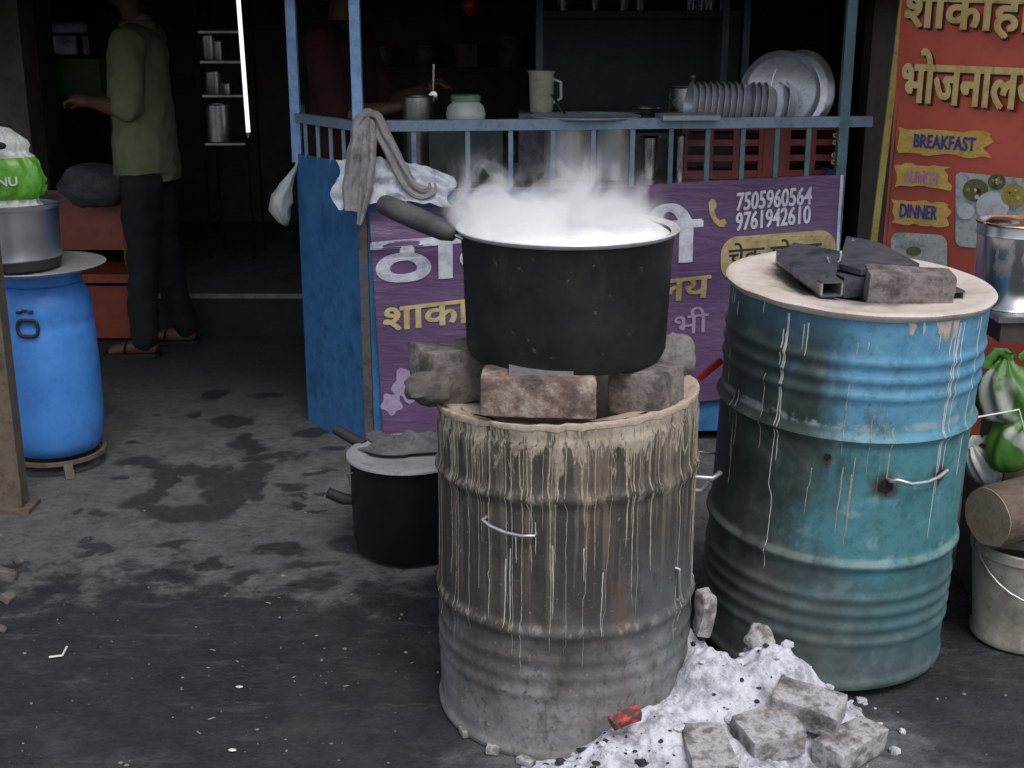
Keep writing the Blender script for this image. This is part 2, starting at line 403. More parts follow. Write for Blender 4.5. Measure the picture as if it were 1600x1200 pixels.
# ---------------------------------------------------------------- special materials
def ground_material():
    t = NT('worn_ground')
    x, y, z = t.xyz()
    n1 = t.noise(1.6, 6, .62, vec=t.raw); n2 = t.noise(9, 7, .68, vec=t.raw); n3 = t.noise(70, 4, .7, vec=t.raw); n4 = t.noise(.7, 3, .6, vec=t.raw)
    # concrete apron under the stall, tarred road in front
    edge = t.math('ADD', y, t.math('ADD', t.math('MULTIPLY', t.math('SUBTRACT', n1, .5), 1.3), t.math('MULTIPLY', t.math('SUBTRACT', n2, .5), 1.1)))
    edge = t.math('ADD', edge, t.math('MULTIPLY', x, -.08))
    k = t.step(edge, 3.18, 3.46)
    conc = t.ramp(n2, [(.25, (.040, .041, .041)), (.45, (.076, .076, .075)), (.60, (.114, .113, .111)), (.8, (.074, .074, .073))])
    conc = t.mix(t.math('MULTIPLY', t.step(n4, .42, .62), .6), conc, (.080, .083, .084), 'MIX')
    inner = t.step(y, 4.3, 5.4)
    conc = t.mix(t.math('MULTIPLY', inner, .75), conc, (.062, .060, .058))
    tar = t.ramp(n2, [(.25, (.011, .013, .016)), (.5, (.021, .023, .028)), (.75, (.034, .037, .042))])
    tar = t.mix(t.math('MULTIPLY', t.step(n1, .50, .68), .8), tar, (.052, .053, .057))
    st_ = t.noise(4.5, 6, .7, vec=t.raw, stretch=(1, 3.2, 1))
    tar = t.mix(t.math('MULTIPLY', t.step(st_, .54, .68), .6), tar, (.066, .067, .071))
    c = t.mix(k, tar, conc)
    # ash dust round the stoves
    dx = t.math('DIVIDE', t.math('SUBTRACT', x, .42), .62); dy = t.math('DIVIDE', t.math('SUBTRACT', y, 2.36), .42)
    d = t.math('ADD', t.math('MULTIPLY', dx, dx), t.math('MULTIPLY', dy, dy))
    d = t.math('ADD', d, t.math('MULTIPLY', t.math('SUBTRACT', n2, .5), 1.6))
    c = t.mix(t.math('MULTIPLY', t.step(d, 1.0, .1), .6), c, (.26, .26, .275))
    # spilled water: wet, dark patches with outlines of their own
    blobs = [(200, 722, 22, 6), (240, 727, 22, 7), (262, 748, 14, 14), (246, 768, 18, 9), (212, 786, 18, 9), (240, 797, 26, 9), (292, 806, 34, 9), (345, 795, 30, 14), (368, 775, 26, 22), (330, 748, 26, 12), (292, 734, 26, 7), (402, 735, 26, 18), (440, 712, 30, 6), (395, 700, 16, 10), (362, 660, 34, 7), (405, 770, 14, 20), (120, 805, 10, 5), (140, 842, 14, 6), (165, 862, 12, 7), (128, 868, 12, 5), (470, 770, 12, 3), (455, 778, 16, 3), (505, 772, 14, 3), (490, 800, 14, 3), (520, 700, 20, 5), (540, 850, 30, 8), (430, 860, 40, 9), (330, 880, 30, 10), (480, 880, 40, 8), (100, 920, 50, 9), (260, 905, 60, 10),
             (224, 719, 36, 7), (252, 738, 18, 16), (224, 784, 30, 12), (270, 801, 46, 12), (318, 801, 50, 15), (318, 735, 40, 8), (350, 763, 26, 28), (388, 752, 36, 28),
             (418, 716, 44, 9), (381, 690, 20, 13), (336, 616, 20, 9), (425, 620, 34, 5), (147, 854, 22, 9), (157, 801, 18, 5), (210, 694, 12, 3), (185, 748, 22, 3), (450, 760, 22, 5),
             (465, 790, 20, 4), (480, 675, 24, 6), (270, 850, 30, 8), (385, 895, 20, 10), (500, 740, 26, 4), (300, 650, 14, 3), (252, 650, 10, 2)]
    wob = t.n('ShaderNodeVectorMath'); wob.operation = 'MULTIPLY_ADD'
    nv = t.n('ShaderNodeTexNoise'); t.l(t.raw, nv.inputs['Vector']); nv.inputs['Scale'].default_value = 9; nv.inputs['Detail'].default_value = 6
    t.l(nv.outputs['Color'], wob.inputs[0]); wob.inputs[1].default_value = (.15, .20, 0)
    off = t.n('ShaderNodeVectorMath'); off.operation = 'ADD'; t.l(t.raw, off.inputs[0]); off.inputs[1].default_value = (-.075, -.10, 0)
    t.l(off.outputs[0], wob.inputs[2])
    wv = wob.outputs[0]
    m = None
    for (px, py, rx, ry) in blobs:
        c0 = at_z(px, py); ex = (at_z(px + rx, py) - c0).length; ey = (at_z(px, py - ry) - c0).length
        s = t.n('ShaderNodeVectorMath'); s.operation = 'SUBTRACT'; t.l(wv, s.inputs[0]); s.inputs[1].default_value = (c0.x, c0.y, 0)
        q = t.scale(s.outputs[0], (1 / ex, 1 / ey, 0))
        le = t.n('ShaderNodeVectorMath'); le.operation = 'LENGTH'; t.l(q, le.inputs[0])
        m = le.outputs['Value'] if m is None else t.math('MINIMUM', m, le.outputs['Value'])
    wet = t.step(t.math('ADD', m, t.math('MULTIPLY', t.math('SUBTRACT', n2, .5), 1.1)), 1.30, .66)
    c = t.mix(t.math('MULTIPLY', wet, .82), c, (.026, .025, .027))
    gr_ = t.step(t.noise(6.5, 7, .72, vec=t.raw, stretch=(1, 1.7, 1)), .54, .66)
    c = t.mix(t.math('MULTIPLY', gr_, .65), c, (.040, .041, .043))
    c = t.mix(1.0, c, t.ramp(t.noise(34, 7, .8, vec=t.raw), [(.3, .55), (.5, 1.0), (.7, 1.12)]), 'MULTIPLY')
    # trodden-in pale specks
    sp = t.noise(38, 2, .5, vec=t.raw)
    c = t.mix(t.math('MULTIPLY', t.step(sp, .77, .82), .6), c, (.15, .145, .14))
    damp = t.step(t.noise(1.1, 4, .6, vec=t.raw, dist=.6), .45, .7)
    rough = t.math('SUBTRACT', .88, t.math('ADD', t.math('MULTIPLY', wet, .40), t.math('MULTIPLY', damp, .28)))
    t.set(c, rough, 0)
    t.set(Specular_IOR_Level=.35)
    t.bump(t.math('ADD', t.math('MULTIPLY', n2, 1.0), t.math('MULTIPLY', n3, .6)), .75, .014)
    return t.mat

def drum_material_front():
    t = NT('sooted_drum')
    x, y, z = t.xyz()
    st = t.noise(22, 5, .6, vec=t.raw, stretch=(1, 1, .06)); st2 = t.noise(60, 4, .6, vec=t.raw, stretch=(1, 1, .035))
    bl = t.noise(7, 6, .65, vec=t.raw); fine = t.noise(60, 5, .7, vec=t.raw); mid = t.noise(16, 6, .7, vec=t.raw)
    base = t.ramp(bl, [(.3, (.028, .026, .025)), (.5, (.052, .046, .042)), (.7, (.078, .064, .054))])
    base = t.mix(t.math('MULTIPLY', t.step(st, .50, .66), .45), base, (.105, .084, .062))
    base = t.mix(t.step(st, .56, .43), base, (.048, .042, .036), 'MIX')
    # dried milk runs, dense near the rim
    lim = t.math('ADD', .60, t.math('MULTIPLY', z, -.19))
    run = t.step(t.math('SUBTRACT', st2, lim), .0, .10)
    run = t.math('MULTIPLY', run, t.step(z, .16, .62))
    base = t.mix(t.math('MULTIPLY', run, .42), base, (.26, .215, .16))
    band = t.math('MULTIPLY', t.step(t.math('ADD', z, t.math('MULTIPLY', t.math('SUBTRACT', st, .5), .34)), .585, .72), t.step(mid, .42, .60))
    base = t.mix(t.math('MULTIPLY', band, .25), base, (.30, .24, .175))
    lace = t.noise(46, 4, .65, vec=t.raw, stretch=(1, 1, .28), dist=.5)
    lm = t.math('MULTIPLY', t.step(t.math('ADD', lace, t.math('MULTIPLY', t.math('SUBTRACT', z, .675), 2.0)), .53, .61), t.step(z, .48, .60))
    base = t.mix(t.math('MULTIPLY', lm, .9), base, t.ramp(mid, [(.3, (.24, .195, .145)), (.6, (.46, .395, .31))]))
    rb = t.noise(9, 4, .6, vec=t.raw, stretch=(1, 1, .1))
    base = t.mix(t.math('MULTIPLY', t.step(rb, .58, .68), .5), base, (.13, .07, .045))
    for hz in (.594, .303):      # residue caught on the hoops
        hm = t.math('MULTIPLY', t.step(t.math('ABSOLUTE', t.math('SUBTRACT', z, hz)), .018, .004), t.step(lace, .50, .64))
        base = t.mix(t.math('MULTIPLY', hm, .6), base, (.38, .33, .27))
    # bluish bare metal patch, ashy lower third
    px = t.math('ADD', t.math('MULTIPLY', x, 3.0), t.math('MULTIPLY', bl, 2.0))
    base = t.mix(t.math('MULTIPLY', t.math('MULTIPLY', t.step(px, 1.05, 1.6), t.step(z, .56, .34)), .65), base, (.11, .125, .14))
    ash = t.step(t.math('ADD', z, t.math('MULTIPLY', t.math('SUBTRACT', bl, .5), .55)), .36, .05)
    base = t.mix(t.math('MULTIPLY', ash, .85), base, t.ramp(mid, [(.3, (.13, .125, .12)), (.5, (.24, .235, .235)), (.7, (.35, .345, .35))]))
    base = t.mix(t.math('MULTIPLY', t.math('MULTIPLY', t.step(fine, .54, .66), t.step(mid, .42, .58)), t.math('MULTIPLY', t.step(z, .36, .2), .8)), base, (.055, .05, .046))
    base = t.mix(t.math('MULTIPLY', t.step(t.noise(90, 3, .6, vec=t.raw), .66, .72), .5), base, (.34, .32, .30))
    base = t.mix(t.math('MULTIPLY', t.step(t.noise(30, 6, .75, vec=t.raw, stretch=(1, 1, .5)), .53, .64), .45), base, (.030, .026, .023))
    t.set(base, t.math('ADD', .50, t.math('MULTIPLY', mid, .35)), .12)
    t.bump(t.math('ADD', t.math('MULTIPLY', st2, .08), t.math('ADD', t.math('MULTIPLY', mid, .7), t.math('MULTIPLY', fine, .5))), .45, .006)
    return t.mat

def drum_material_blue():
    t = NT('blue_drum_paint')
    x, y, z = t.xyz()
    bl = t.noise(5, 6, .62, vec=t.raw); mid = t.noise(14, 6, .7, vec=t.raw); fine = t.noise(55, 5, .7, vec=t.raw)
    st = t.noise(16, 5, .6, vec=t.raw, stretch=(1, 1, .12))
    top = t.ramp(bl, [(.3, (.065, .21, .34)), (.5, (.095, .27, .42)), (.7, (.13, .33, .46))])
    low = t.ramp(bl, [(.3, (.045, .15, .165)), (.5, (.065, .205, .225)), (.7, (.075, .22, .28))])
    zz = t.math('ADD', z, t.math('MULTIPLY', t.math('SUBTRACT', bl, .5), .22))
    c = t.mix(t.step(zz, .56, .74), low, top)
    # chalky wear on the ridges, faded patches
    c = t.mix(t.math('MULTIPLY', t.step(mid, .54, .66), .45), c, (.22, .38, .43))
    c = t.mix(1.0, c, t.ramp(t.noise(30, 8, .8, vec=t.raw), [(.3, .55), (.5, 1.0), (.7, 1.1)]), 'MULTIPLY')
    c = t.mix(t.math('MULTIPLY', t.step(st, .60, .72), .55), c, (.10, .20, .17))
    # soot and grime on the side that faces the other stove
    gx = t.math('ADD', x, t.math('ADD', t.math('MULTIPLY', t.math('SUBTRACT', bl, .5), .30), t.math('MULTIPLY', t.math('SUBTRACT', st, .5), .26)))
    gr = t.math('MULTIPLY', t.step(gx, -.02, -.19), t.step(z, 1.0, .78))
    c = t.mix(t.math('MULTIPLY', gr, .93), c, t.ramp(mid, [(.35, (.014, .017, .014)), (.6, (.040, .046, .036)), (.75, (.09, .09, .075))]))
    # ash blown against the foot
    a = t.math('ADD', t.math('ADD', z, t.math('MULTIPLY', x, .55)), t.math('MULTIPLY', t.math('SUBTRACT', bl, .5), .5))
    c = t.mix(t.math('MULTIPLY', t.step(a, .34, .06), .72), c, t.ramp(mid, [(.35, (.07, .075, .07)), (.65, (.19, .19, .185))]))
    ab = t.math('SUBTRACT', z, .326)
    led = t.math('MULTIPLY', t.step(t.math('ABSOLUTE', ab), .012, .003), t.step(st, .36, .55))
    c = t.mix(t.math('MULTIPLY', led, .6), c, (.22, .27, .24))
    ab = t.math('ABSOLUTE', t.math('SUBTRACT', z, .645))
    c = t.mix(t.math('MULTIPLY', t.math('MULTIPLY', t.step(ab, .014, .003), t.step(mid, .42, .58)), .7), c, (.34, .42, .42))
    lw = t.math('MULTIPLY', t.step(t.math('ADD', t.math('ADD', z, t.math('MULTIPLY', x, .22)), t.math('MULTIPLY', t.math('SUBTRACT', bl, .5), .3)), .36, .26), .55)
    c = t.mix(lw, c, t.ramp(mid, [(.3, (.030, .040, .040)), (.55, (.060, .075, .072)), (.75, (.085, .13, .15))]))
    c = t.mix(t.math('MULTIPLY', t.step(t.noise(13, 6, .7, vec=t.raw), .58, .68), .55), c, (.045, .085, .075))
    c = t.mix(t.math('MULTIPLY', t.step(fine, .62, .72), .55), c, (.05, .06, .05))
    for (ha, hz, hr) in ((276, .515, .040), (304, .525, .034), (250, .57, .018)):
        hv = t.n('ShaderNodeVectorMath'); hv.operation = 'DISTANCE'; t.l(t.raw, hv.inputs[0]); hv.inputs[1].default_value = (.29 * math.cos(R(ha)), .29 * math.sin(R(ha)), hz - .006)
        hd = t.math('ADD', hv.outputs['Value'], t.math('MULTIPLY', t.math('SUBTRACT', mid, .5), .05))
        c = t.mix(t.math('MULTIPLY', t.step(hd, hr, hr * .45), .85), c, (.055, .028, .020))
    t.set(c, t.math('ADD', .34, t.math('MULTIPLY', mid, .32)), .0)
    t.bump(t.math('ADD', t.math('MULTIPLY', mid, .7), t.math('MULTIPLY', fine, .3)), .3, .004)
    return t.mat

def banner_material():
    t = NT('purple_flex_print')
    x, y, z = t.xyz()
    bl = t.noise(3.2, 5, .6, vec=t.raw); mid = t.noise(11, 6, .65, vec=t.raw); cr = t.noise(9, 5, .6, vec=t.raw, stretch=(.5, .5, 2.2), dist=.8)
    c = t.ramp(bl, [(.3, (.25, .105, .34)), (.55, (.32, .155, .42)), (.75, (.38, .22, .46))])
    # faded, dusty upper left; sooty low right
    f = t.math('ADD', t.math('ADD', t.math('MULTIPLY', x, -1.5), t.math('MULTIPLY', z, 1.5)), t.math('MULTIPLY', t.math('SUBTRACT', bl, .5), 1.2))
    c = t.mix(t.math('MULTIPLY', t.step(f, .95, 1.8), .82), c, t.ramp(mid, [(.35, (.22, .20, .225)), (.65, (.36, .33, .36))]))
    s = t.math('ADD', t.math('ADD', t.math('MULTIPLY', x, 1.0), t.math('MULTIPLY', z, -2.6)), t.math('MULTIPLY', t.math('SUBTRACT', mid, .5), 1.0))
    c = t.mix(t.math('MULTIPLY', t.step(s, -.9, .1), .70), c, (.045, .034, .042))
    c = t.mix(t.math('MULTIPLY', t.step(mid, .60, .72), .45), c, (.10, .09, .10))
    t.set(c, .42, 0)
    t.bump(t.math('ADD', cr, t.math('MULTIPLY', mid, .4)), .35, .02)
    return t.mat

def sign_material():
    t = NT('red_flex_print')
    x, y, z = t.xyz()
    bl = t.noise(3, 4, .6, vec=t.raw); mid = t.noise(16, 5, .6, vec=t.raw)
    c = t.ramp(bl, [(.3, (.52, .085, .055)), (.55, (.60, .115, .07)), (.75, (.54, .095, .07))])
    g = t.math('ADD', z, t.math('MULTIPLY', bl, .25))
    c = t.mix(t.math('MULTIPLY', t.step(g, 1.34, 1.12), .35), c, (.34, .075, .05))
    c = t.mix(t.math('MULTIPLY', t.step(mid, .58, .72), .25), c, (.22, .05, .045))
    t.set(c, .38, 0)
    t.bump(t.noise(6, 4, .6, vec=t.raw), .15, .02)
    return t.mat

def ash_material():
    t = NT('wood_ash')
    a = t.noise(16, 7, .75, vec=t.raw); b = t.noise(70, 4, .7, vec=t.raw); c2 = t.noise(7, 5, .65, vec=t.raw); vv = t.n('ShaderNodeTexVoronoi')
    t.l(t.raw, vv.inputs['Vector']); vv.inputs['Scale'].default_value = 75
    c = t.ramp(a, [(.30, (.20, .20, .22)), (.42, (.38, .38, .42)), (.52, (.58, .58, .64)), (.66, (.70, .70, .77)), (.8, (.52, .52, .57))])
    c = t.mix(t.math('MULTIPLY', t.step(c2, .42, .30), .7), c, (.19, .187, .20))
    c = t.mix(t.math('MULTIPLY', t.step(b, .65, .70), .85), c, (.07, .07, .076))
    t.set(c, .95, 0)
    t.set(Specular_IOR_Level=.1)
    t.bump(t.math('ADD', a, t.math('MULTIPLY', b, .5)), .8, .014)
    return t.mat

def milk_material():
    t = NT('boiling_milk')
    n = t.noise(25, 5, .6, vec=t.raw)
    t.set(t.ramp(n, [(.3, (.80, .79, .76)), (.7, (.90, .895, .88))]), .35, 0)
    t.set(Subsurface_Weight=.2, Subsurface_Radius=(.01, .008, .006))
    t.bump(t.noise(60, 4, vec=t.raw), .3, .004)
    return t.mat

def pot_left_material():      # aluminium with a soot-blackened foot
    t = NT('aluminium_sooted_base')
    x, y, z = t.xyz()
    n = t.noise(8, 5, .6); k = t.step(t.math('ADD', z, t.math('MULTIPLY', t.math('SUBTRACT', n, .5), .012)), .040, .048)
    t.set(t.mix(k, (.012, .012, .013), t.ramp(n, [(.3, (.46, .48, .50)), (.7, (.60, .61, .63))])), t.mix(k, (.7, .7, .7), (.40, .40, .40)), k)
    return t.mat

def steel_stained_material():
    t = NT('stained_steel')
    x, y, z = t.xyz()
    n = t.noise(9, 5, .6, vec=t.raw, stretch=(1, 1, .35)); m2 = t.noise(26, 5, .65, vec=t.raw)
    k = t.math('MULTIPLY', t.step(n, .46, .56), t.step(z, .06, .15))
    dk = t.step(m2, .60, .68)
    c = t.mix(k, (.62, .62, .64), (.30, .13, .045)); c = t.mix(t.math('MULTIPLY', dk, k), c, (.03, .02, .015))
    t.set(c, t.math('ADD', .24, t.math('MULTIPLY', k, .35)), t.math('SUBTRACT', 1.0, t.math('MULTIPLY', k, .85)))
    return t.mat

def green_bag_material():
    t = NT('printed_green_bag')
    n = t.noise(6, 3, .5); m2 = t.noise(19, 4, .6)
    c = t.ramp(n, [(.36, (.30, .32, .28)), (.40, (.04, .12, .014)), (.50, (.06, .17, .02)), (.62, (.03, .08, .01))])
    t.set(c, .48, 0); t.bump(m2, .3, .01)
    return t.mat

def steam_material():
    mat = bpy.data.materials.new('steam'); mat.use_nodes = True
    nt = mat.node_tree; nt.nodes.clear()
    out = nt.nodes.new('ShaderNodeOutputMaterial'); pv = nt.nodes.new('ShaderNodeVolumePrincipled')
    pv.inputs['Color'].default_value = (.995, .995, 1, 1); pv.inputs['Anisotropy'].default_value = .2
    tc = nt.nodes.new('ShaderNodeTexCoord')
    def nz(scale, det, dist, st):
        mp = nt.nodes.new('ShaderNodeMapping'); mp.inputs['Scale'].default_value = st
        nt.links.new(tc.outputs['Object'], mp.inputs[0])
        n = nt.nodes.new('ShaderNodeTexNoise'); n.inputs['Scale'].default_value = scale; n.inputs['Detail'].default_value = det; n.inputs['Distortion'].default_value = dist
        nt.links.new(mp.outputs[0], n.inputs['Vector']); return n.outputs['Fac']
    def mth(op, a, b):
        m = nt.nodes.new('ShaderNodeMath'); m.operation = op
        for i, q in enumerate((a, b)):
            if isinstance(q, (int, float)): m.inputs[i].default_value = q
            else: nt.links.new(q, m.inputs[i])
        return m.outputs[0]
    def stp(q, lo, hi):
        m = nt.nodes.new('ShaderNodeMapRange'); m.interpolation_type = 'SMOOTHSTEP'
        nt.links.new(q, m.inputs[0]); m.inputs[1].default_value = lo; m.inputs[2].default_value = hi; return m.outputs[0]
    n = nz(12, 5, 1.2, (1, .8, .8)); big = nz(4.5, 2, .4, (1, 1, .5))
    sp = nt.nodes.new('ShaderNodeSeparateXYZ'); nt.links.new(tc.outputs['Object'], sp.inputs[0])
    # Object space: origin on the milk surface, metres
    zc = sp.outputs[2]
    hgt = mth('ADD', zc, mth('MULTIPLY', mth('SUBTRACT', n, .5), .34))
    up = stp(hgt, .20, .01)
    rx = mth('DIVIDE', mth('ADD', sp.outputs[0], .03), .24); ry = mth('DIVIDE', sp.outputs[1], .22)
    rr = mth('ADD', mth('MULTIPLY', rx, rx), mth('MULTIPLY', ry, ry))
    side = stp(rr, 1.05, .45)
    wisps = mth('MULTIPLY', stp(n, .50, .63), stp(big, .42, .62))
    d = mth('MULTIPLY', mth('MULTIPLY', mth('MULTIPLY', up, side), wisps), 60.0)
    low = mth('MULTIPLY', mth('MULTIPLY', stp(mth('ADD', zc, mth('MULTIPLY', mth('SUBTRACT', n, .5), .14)), .075, .0), side), 20.0)
    nt.links.new(mth('ADD', d, low), pv.inputs['Density'])
    nt.links.new(pv.outputs[0], out.inputs['Volume'])
    return mat

M['ground'] = ground_material(); M['drum_front'] = drum_material_front(); M['drum_blue'] = drum_material_blue()
M['banner'] = banner_material(); M['sign'] = sign_material(); M['ash'] = ash_material(); M['milk'] = milk_material()
M['pot_left'] = pot_left_material(); M['steel_stained'] = steel_stained_material(); M['green_bag'] = green_bag_material(); M['steam'] = steam_material()
def glint_mat():
    t = NT('glint_line'); t.set((.9, .9, .9), .4, 0); t.set(Emission_Color=(.93, .96, 1.0), Emission_Strength=1.0); return t.mat  # emission stands in for light reflected off the rack edge
M['glint'] = glint_mat()
def ember_mat():
    t = NT('glowing_ember')
    n = t.noise(26, 4, .6); k = t.step(n, .44, .60)
    t.set(t.mix(k, (.07, .045, .04), (.38, .045, .03)), .8, 0)
    t.set(Emission_Color=(1.0, .05, .03)); t.l(t.math('MULTIPLY', k, .22), t.b.inputs['Emission Strength'])
    return t.mat
M['ember'] = ember_mat()

# ---------------------------------------------------------------- ground, room
def gh(x, y):
    return .007 * mnoise.noise(Vector((x * 1.3, y * 1.3, 0))) + .004 * mnoise.noise(Vector((x * 5, y * 5, 3)))
def axis(lo, hi, a, b, step):
    r = []; q = a
    while q <= b + 1e-6: r.append(q); q += step
    d = step; q = a
    while q > lo: d *= 1.6; q -= d; r.insert(0, q)
    d = step; q = b
    while q < hi: d *= 1.6; q += d; r.append(q)
    return r
gx = axis(-120, 120, -2.6, 1.8, .05); gy = axis(-120, 120, 1.4, 6.2, .05)
g = MB()
g.v = [Vector((x, y, gh(x, y) if -3 < x < 3 and 0 < y < 8 else 0)) for y in gy for x in gx]
w = len(gx)
g.f = [(j * w + i, j * w + i + 1, (j + 1) * w + i + 1, (j + 1) * w + i) for j in range(len(gy) - 1) for i in range(w - 1)]
g.mi = [0] * len(g.f)
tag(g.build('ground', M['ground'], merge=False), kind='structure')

M['pier'] = pm('brown_plaster', [(.10, .085, .06), (.17, .145, .11)], .9, 0, 4, .4, 30)
M['step'] = pm('dusty_step', [(.08, .075, .07), (.14, .13, .12)], .9, 0, 5, .4, 40)
M['riser'] = pm('dark_riser', [(.012, .016, .016), (.022, .026, .026)], .8, 0, 5, .4, 40)
b = MB(); b.box((-.75, 7.2, .105), (5.7, 2.2, .21))
fl = b.build('raised_floor', [M['step']]); tag(fl, kind='structure')
b = MB(); b.box((-.1, 6.092, .09), (3.9, .012, .18)); b.build('riser', M['riser'], fl)
b = MB(); b.box((-.1, 6.085, .203), (3.9, .03, .022)); b.build('nosing', pm('pale_nosing', [(.16, .155, .15), (.26, .25, .24)], .8, 0, 20), fl)

wa, wb = at_y(68, 86, 8.3), at_y(136, 34, 8.3)
b = MB(); b.box(((-3.6 + wa.x) / 2, 8.38, 1.35), (wa.x + 3.6, .16, 2.7)); b.box(((wb.x + 2.6) / 2, 8.38, 1.35), (2.6 - wb.x, .16, 2.7))
b.box(((wa.x + wb.x) / 2, 8.38, wa.z / 2), (wb.x - wa.x, .16, wa.z)); b.box(((wa.x + wb.x) / 2, 8.38, (wb.z + 2.7) / 2), (wb.x - wa.x, .16, 2.7 - wb.z))
bw = b.build('back_wall', M['wall'])
def pane_mat():
    t = NT('dirty_pane'); tr = t.n('ShaderNodeBsdfTranslucent'); n = t.noise(9, 5, .7)
    t.l(t.ramp(n, [(.35, (.10, .10, .10)), (.65, (.26, .26, .27))]), tr.inputs['Color']); t.l(tr.outputs[0], t.out.inputs['Surface']); return t.mat
b = MB(); b.box(((wa.x + wb.x) / 2, 8.40, (wa.z + wb.z) / 2), (wb.x - wa.x + .02, .006, wb.z - wa.z + .02)); b.build('window_pane', pane_mat(), bw)
b = MB(); b.box(((wa.x + wb.x) / 2, 8.37, wa.z + .62 * (wb.z - wa.z)), (wb.x - wa.x, .03, .02)); b.box((wa.x + .72 * (wb.x - wa.x), 8.37, wa.z + .31 * (wb.z - wa.z)), (.03, .03, .62 * (wb.z - wa.z))); b.build('window_bar', M['wood_dark'], bw)
tag(bw, 'darkened back wall deep inside the eatery', 'wall')
b = MB(); b.box((-3.70, 6.55, 1.35), (.16, 3.5, 2.7)); o = b.build('side_wall', M['wall'])
tag(o, 'dark brownish side wall at the far left of the eatery', 'wall')
b = MB(); b.box((2.05, 6.4, 1.35), (.16, 3.8, 2.7)); o = b.build('side_wall', M['wall'])
tag(o, 'dark side wall beyond the red menu board', 'wall')
b = MB(); b.box((-.8, 5.85, 2.74), (6.2, 5.2, .08)); o = b.build('roof_slab', M['ceiling'])
tag(o, 'darkened flat roof over the eatery interior', 'roof')
# unseen awning, added to shade the counter and the interior
aw = empty('shade_awning', (0, 3.3, 2.4), 'unseen tin awning added to shade the counter and interior', 'awning')
b = MB()
def awf(u, v):
    x = -2.9 + 5.2 * u; y = 3.0 + .3 * v
    return (Vector((x, 3.55 + .75 * v - 3.3, 2.34 + .32 * v + .012 * math.sin(x * 55) - 2.4)), Vector((0, 0, 1)))
b.sheet(awf, 220, 1, .003); b.build('tin_sheet', M['steel_old'], aw)
b = MB(); b.bar((-2.9, .27, -.095), (2.3, .27, -.095), .05); b.build('edge_rail', M['rust_post'], aw)

b = MB(); b.box((-.7, 4.62, 2.15), (6.2, .05, 1.10)); o = b.build('shade_board', M['wood_dark']); tag(o, 'unseen board added above the counter to darken the interior', 'board')  # board put in out of view to keep daylight off the interior
pw = at_y(36, 100, 6.2)
b = MB(); b.box((pw.x - .45, 6.3, 1.35), (.9, .2, 2.7)); o = b.build('wall_pier', M['pier']); tag(o, 'dim brownish wall pier at the top left corner', 'wall')
# wooden pillar and corner inside at the left
p = at_y(55, 200, 6.6)
b = MB(); b.box((0, 0, 1.35), (.20, .20, 2.7)); o = b.build('pillar', M['wood_dark'], loc=(p.x, 6.6, 0)); tag(o, 'dark square pillar left of the man in the olive shirt', 'pillar')
# dim dark doorway jamb at the right of the counter
p = at_y(1368, 200, 4.95)
b = MB(); b.box((0, 0, 1.3), (.11, .12, 2.6)); o = b.build('door_post', M['wood_dark'], loc=(p.x, 4.95, 0)); tag(o, 'dark upright post between the counter and the red menu board', 'post')
p0 = at_y(1362, 400, 4.45); p1 = at_y(1404, 60, 4.45)
d = (p1 - p0) / (p1.z - p0.z)
b = MB(); b.bar(p0 - d * p0.z, p0 + d * (2.3 - p0.z), .022, .012); o = b.build('yellow_strip', M['yellow']); tag(o, 'thin yellow strip leaning beside the red menu board', 'strip')

# rusty post by the barrel
p = at_z(28, 795)
b = MB(); b.box((0, 0, 1.1), (.075, .06, 2.2)); pst = b.build('rusty_post', M['rust_post'], loc=(p.x - .01, p.y, 0)); tag(pst, 'rusty brown upright post in front of the blue plastic barrel', 'post')
b = MB(); b.box((0, 0, .006), (.13, .11, .018)); b.build('foot_plate', M['rust_post'], pst)

# ---------------------------------------------------------------- counter
F0 = Vector((-.516, 4.37, 0)); F1 = Vector((1.158, 4.55, 0))
FD = (F1 - F0).normalized(); FN = Vector((FD.y, -FD.x, 0)); FL = (F1 - F0).length
S1 = Vector((-.786, 4.735, 0)); SD = (S1 - F0).normalized(); SN = Vector((-abs(SD.y), -abs(SD.x), 0)).normalized(); SL = (S1 - F0).length
B1 = Vector((-.83, 5.15, 0)); B2 = Vector((1.10, 5.22, 0))
def on_front(px, py, off=0):
    d = ray(px, py); P = F0 + FN * off
    t = (P - CAMP).dot(FN) / d.dot(FN); q = CAMP + d * t
    return (q - P).dot(FD), q.z
def fr(s, z, off=0): return F0 + FD * s + FN * off + Vector((0, 0, z))
def on_side(px, py, off=0):
    d = ray(px, py); P = F0 + SN * off
    t = (P - CAMP).dot(SN) / d.dot(SN); q = CAMP + d * t
    return (q - P).dot(SD), q.z
def sf(s, z, off=0): return F0 + SD * s + SN * off + Vector((0, 0, z))

RAIL, TOP = 1.16, .945
M['corner'] = pm('grimy_corner_post', [(.03, .035, .045), (.10, .08, .065), (.05, .08, .12)], .7, 0, 12, .4, 60)
ct = empty('counter_stall', F0, 'blue painted steel food counter with railing and purple banner', 'counter')
def cb(): return MB()
def cbuild(mb, name, mat, smooth=30):
    mb.v = [p - F0 for p in mb.v]
    return mb.build(name, mat, ct, smooth)
b = MB(); b.bar(sf(.005, .515), sf(SL, .515), .012, 1.03)
side_panel = cbuild(b, 'side_panel', M['blue_steel'])
b = MB(); b.bar(fr(.02, .49), fr(FL, .49), .012, .90); cbuild(b, 'front_panel', M['blue_steel'])
b = MB(); b.bar(S1 + Vector((0, .01, .5)), B1 + Vector((0, 0, .5)), .012, .96); cbuild(b, 'back_side_panel', M['blue_steel'])
b = MB(); b.bar(F1 + Vector((0, .02, .5)), B2 + Vector((0, 0, .5)), .012, .96); cbuild(b, 'end_panel', M['blue_steel'])
b = MB()
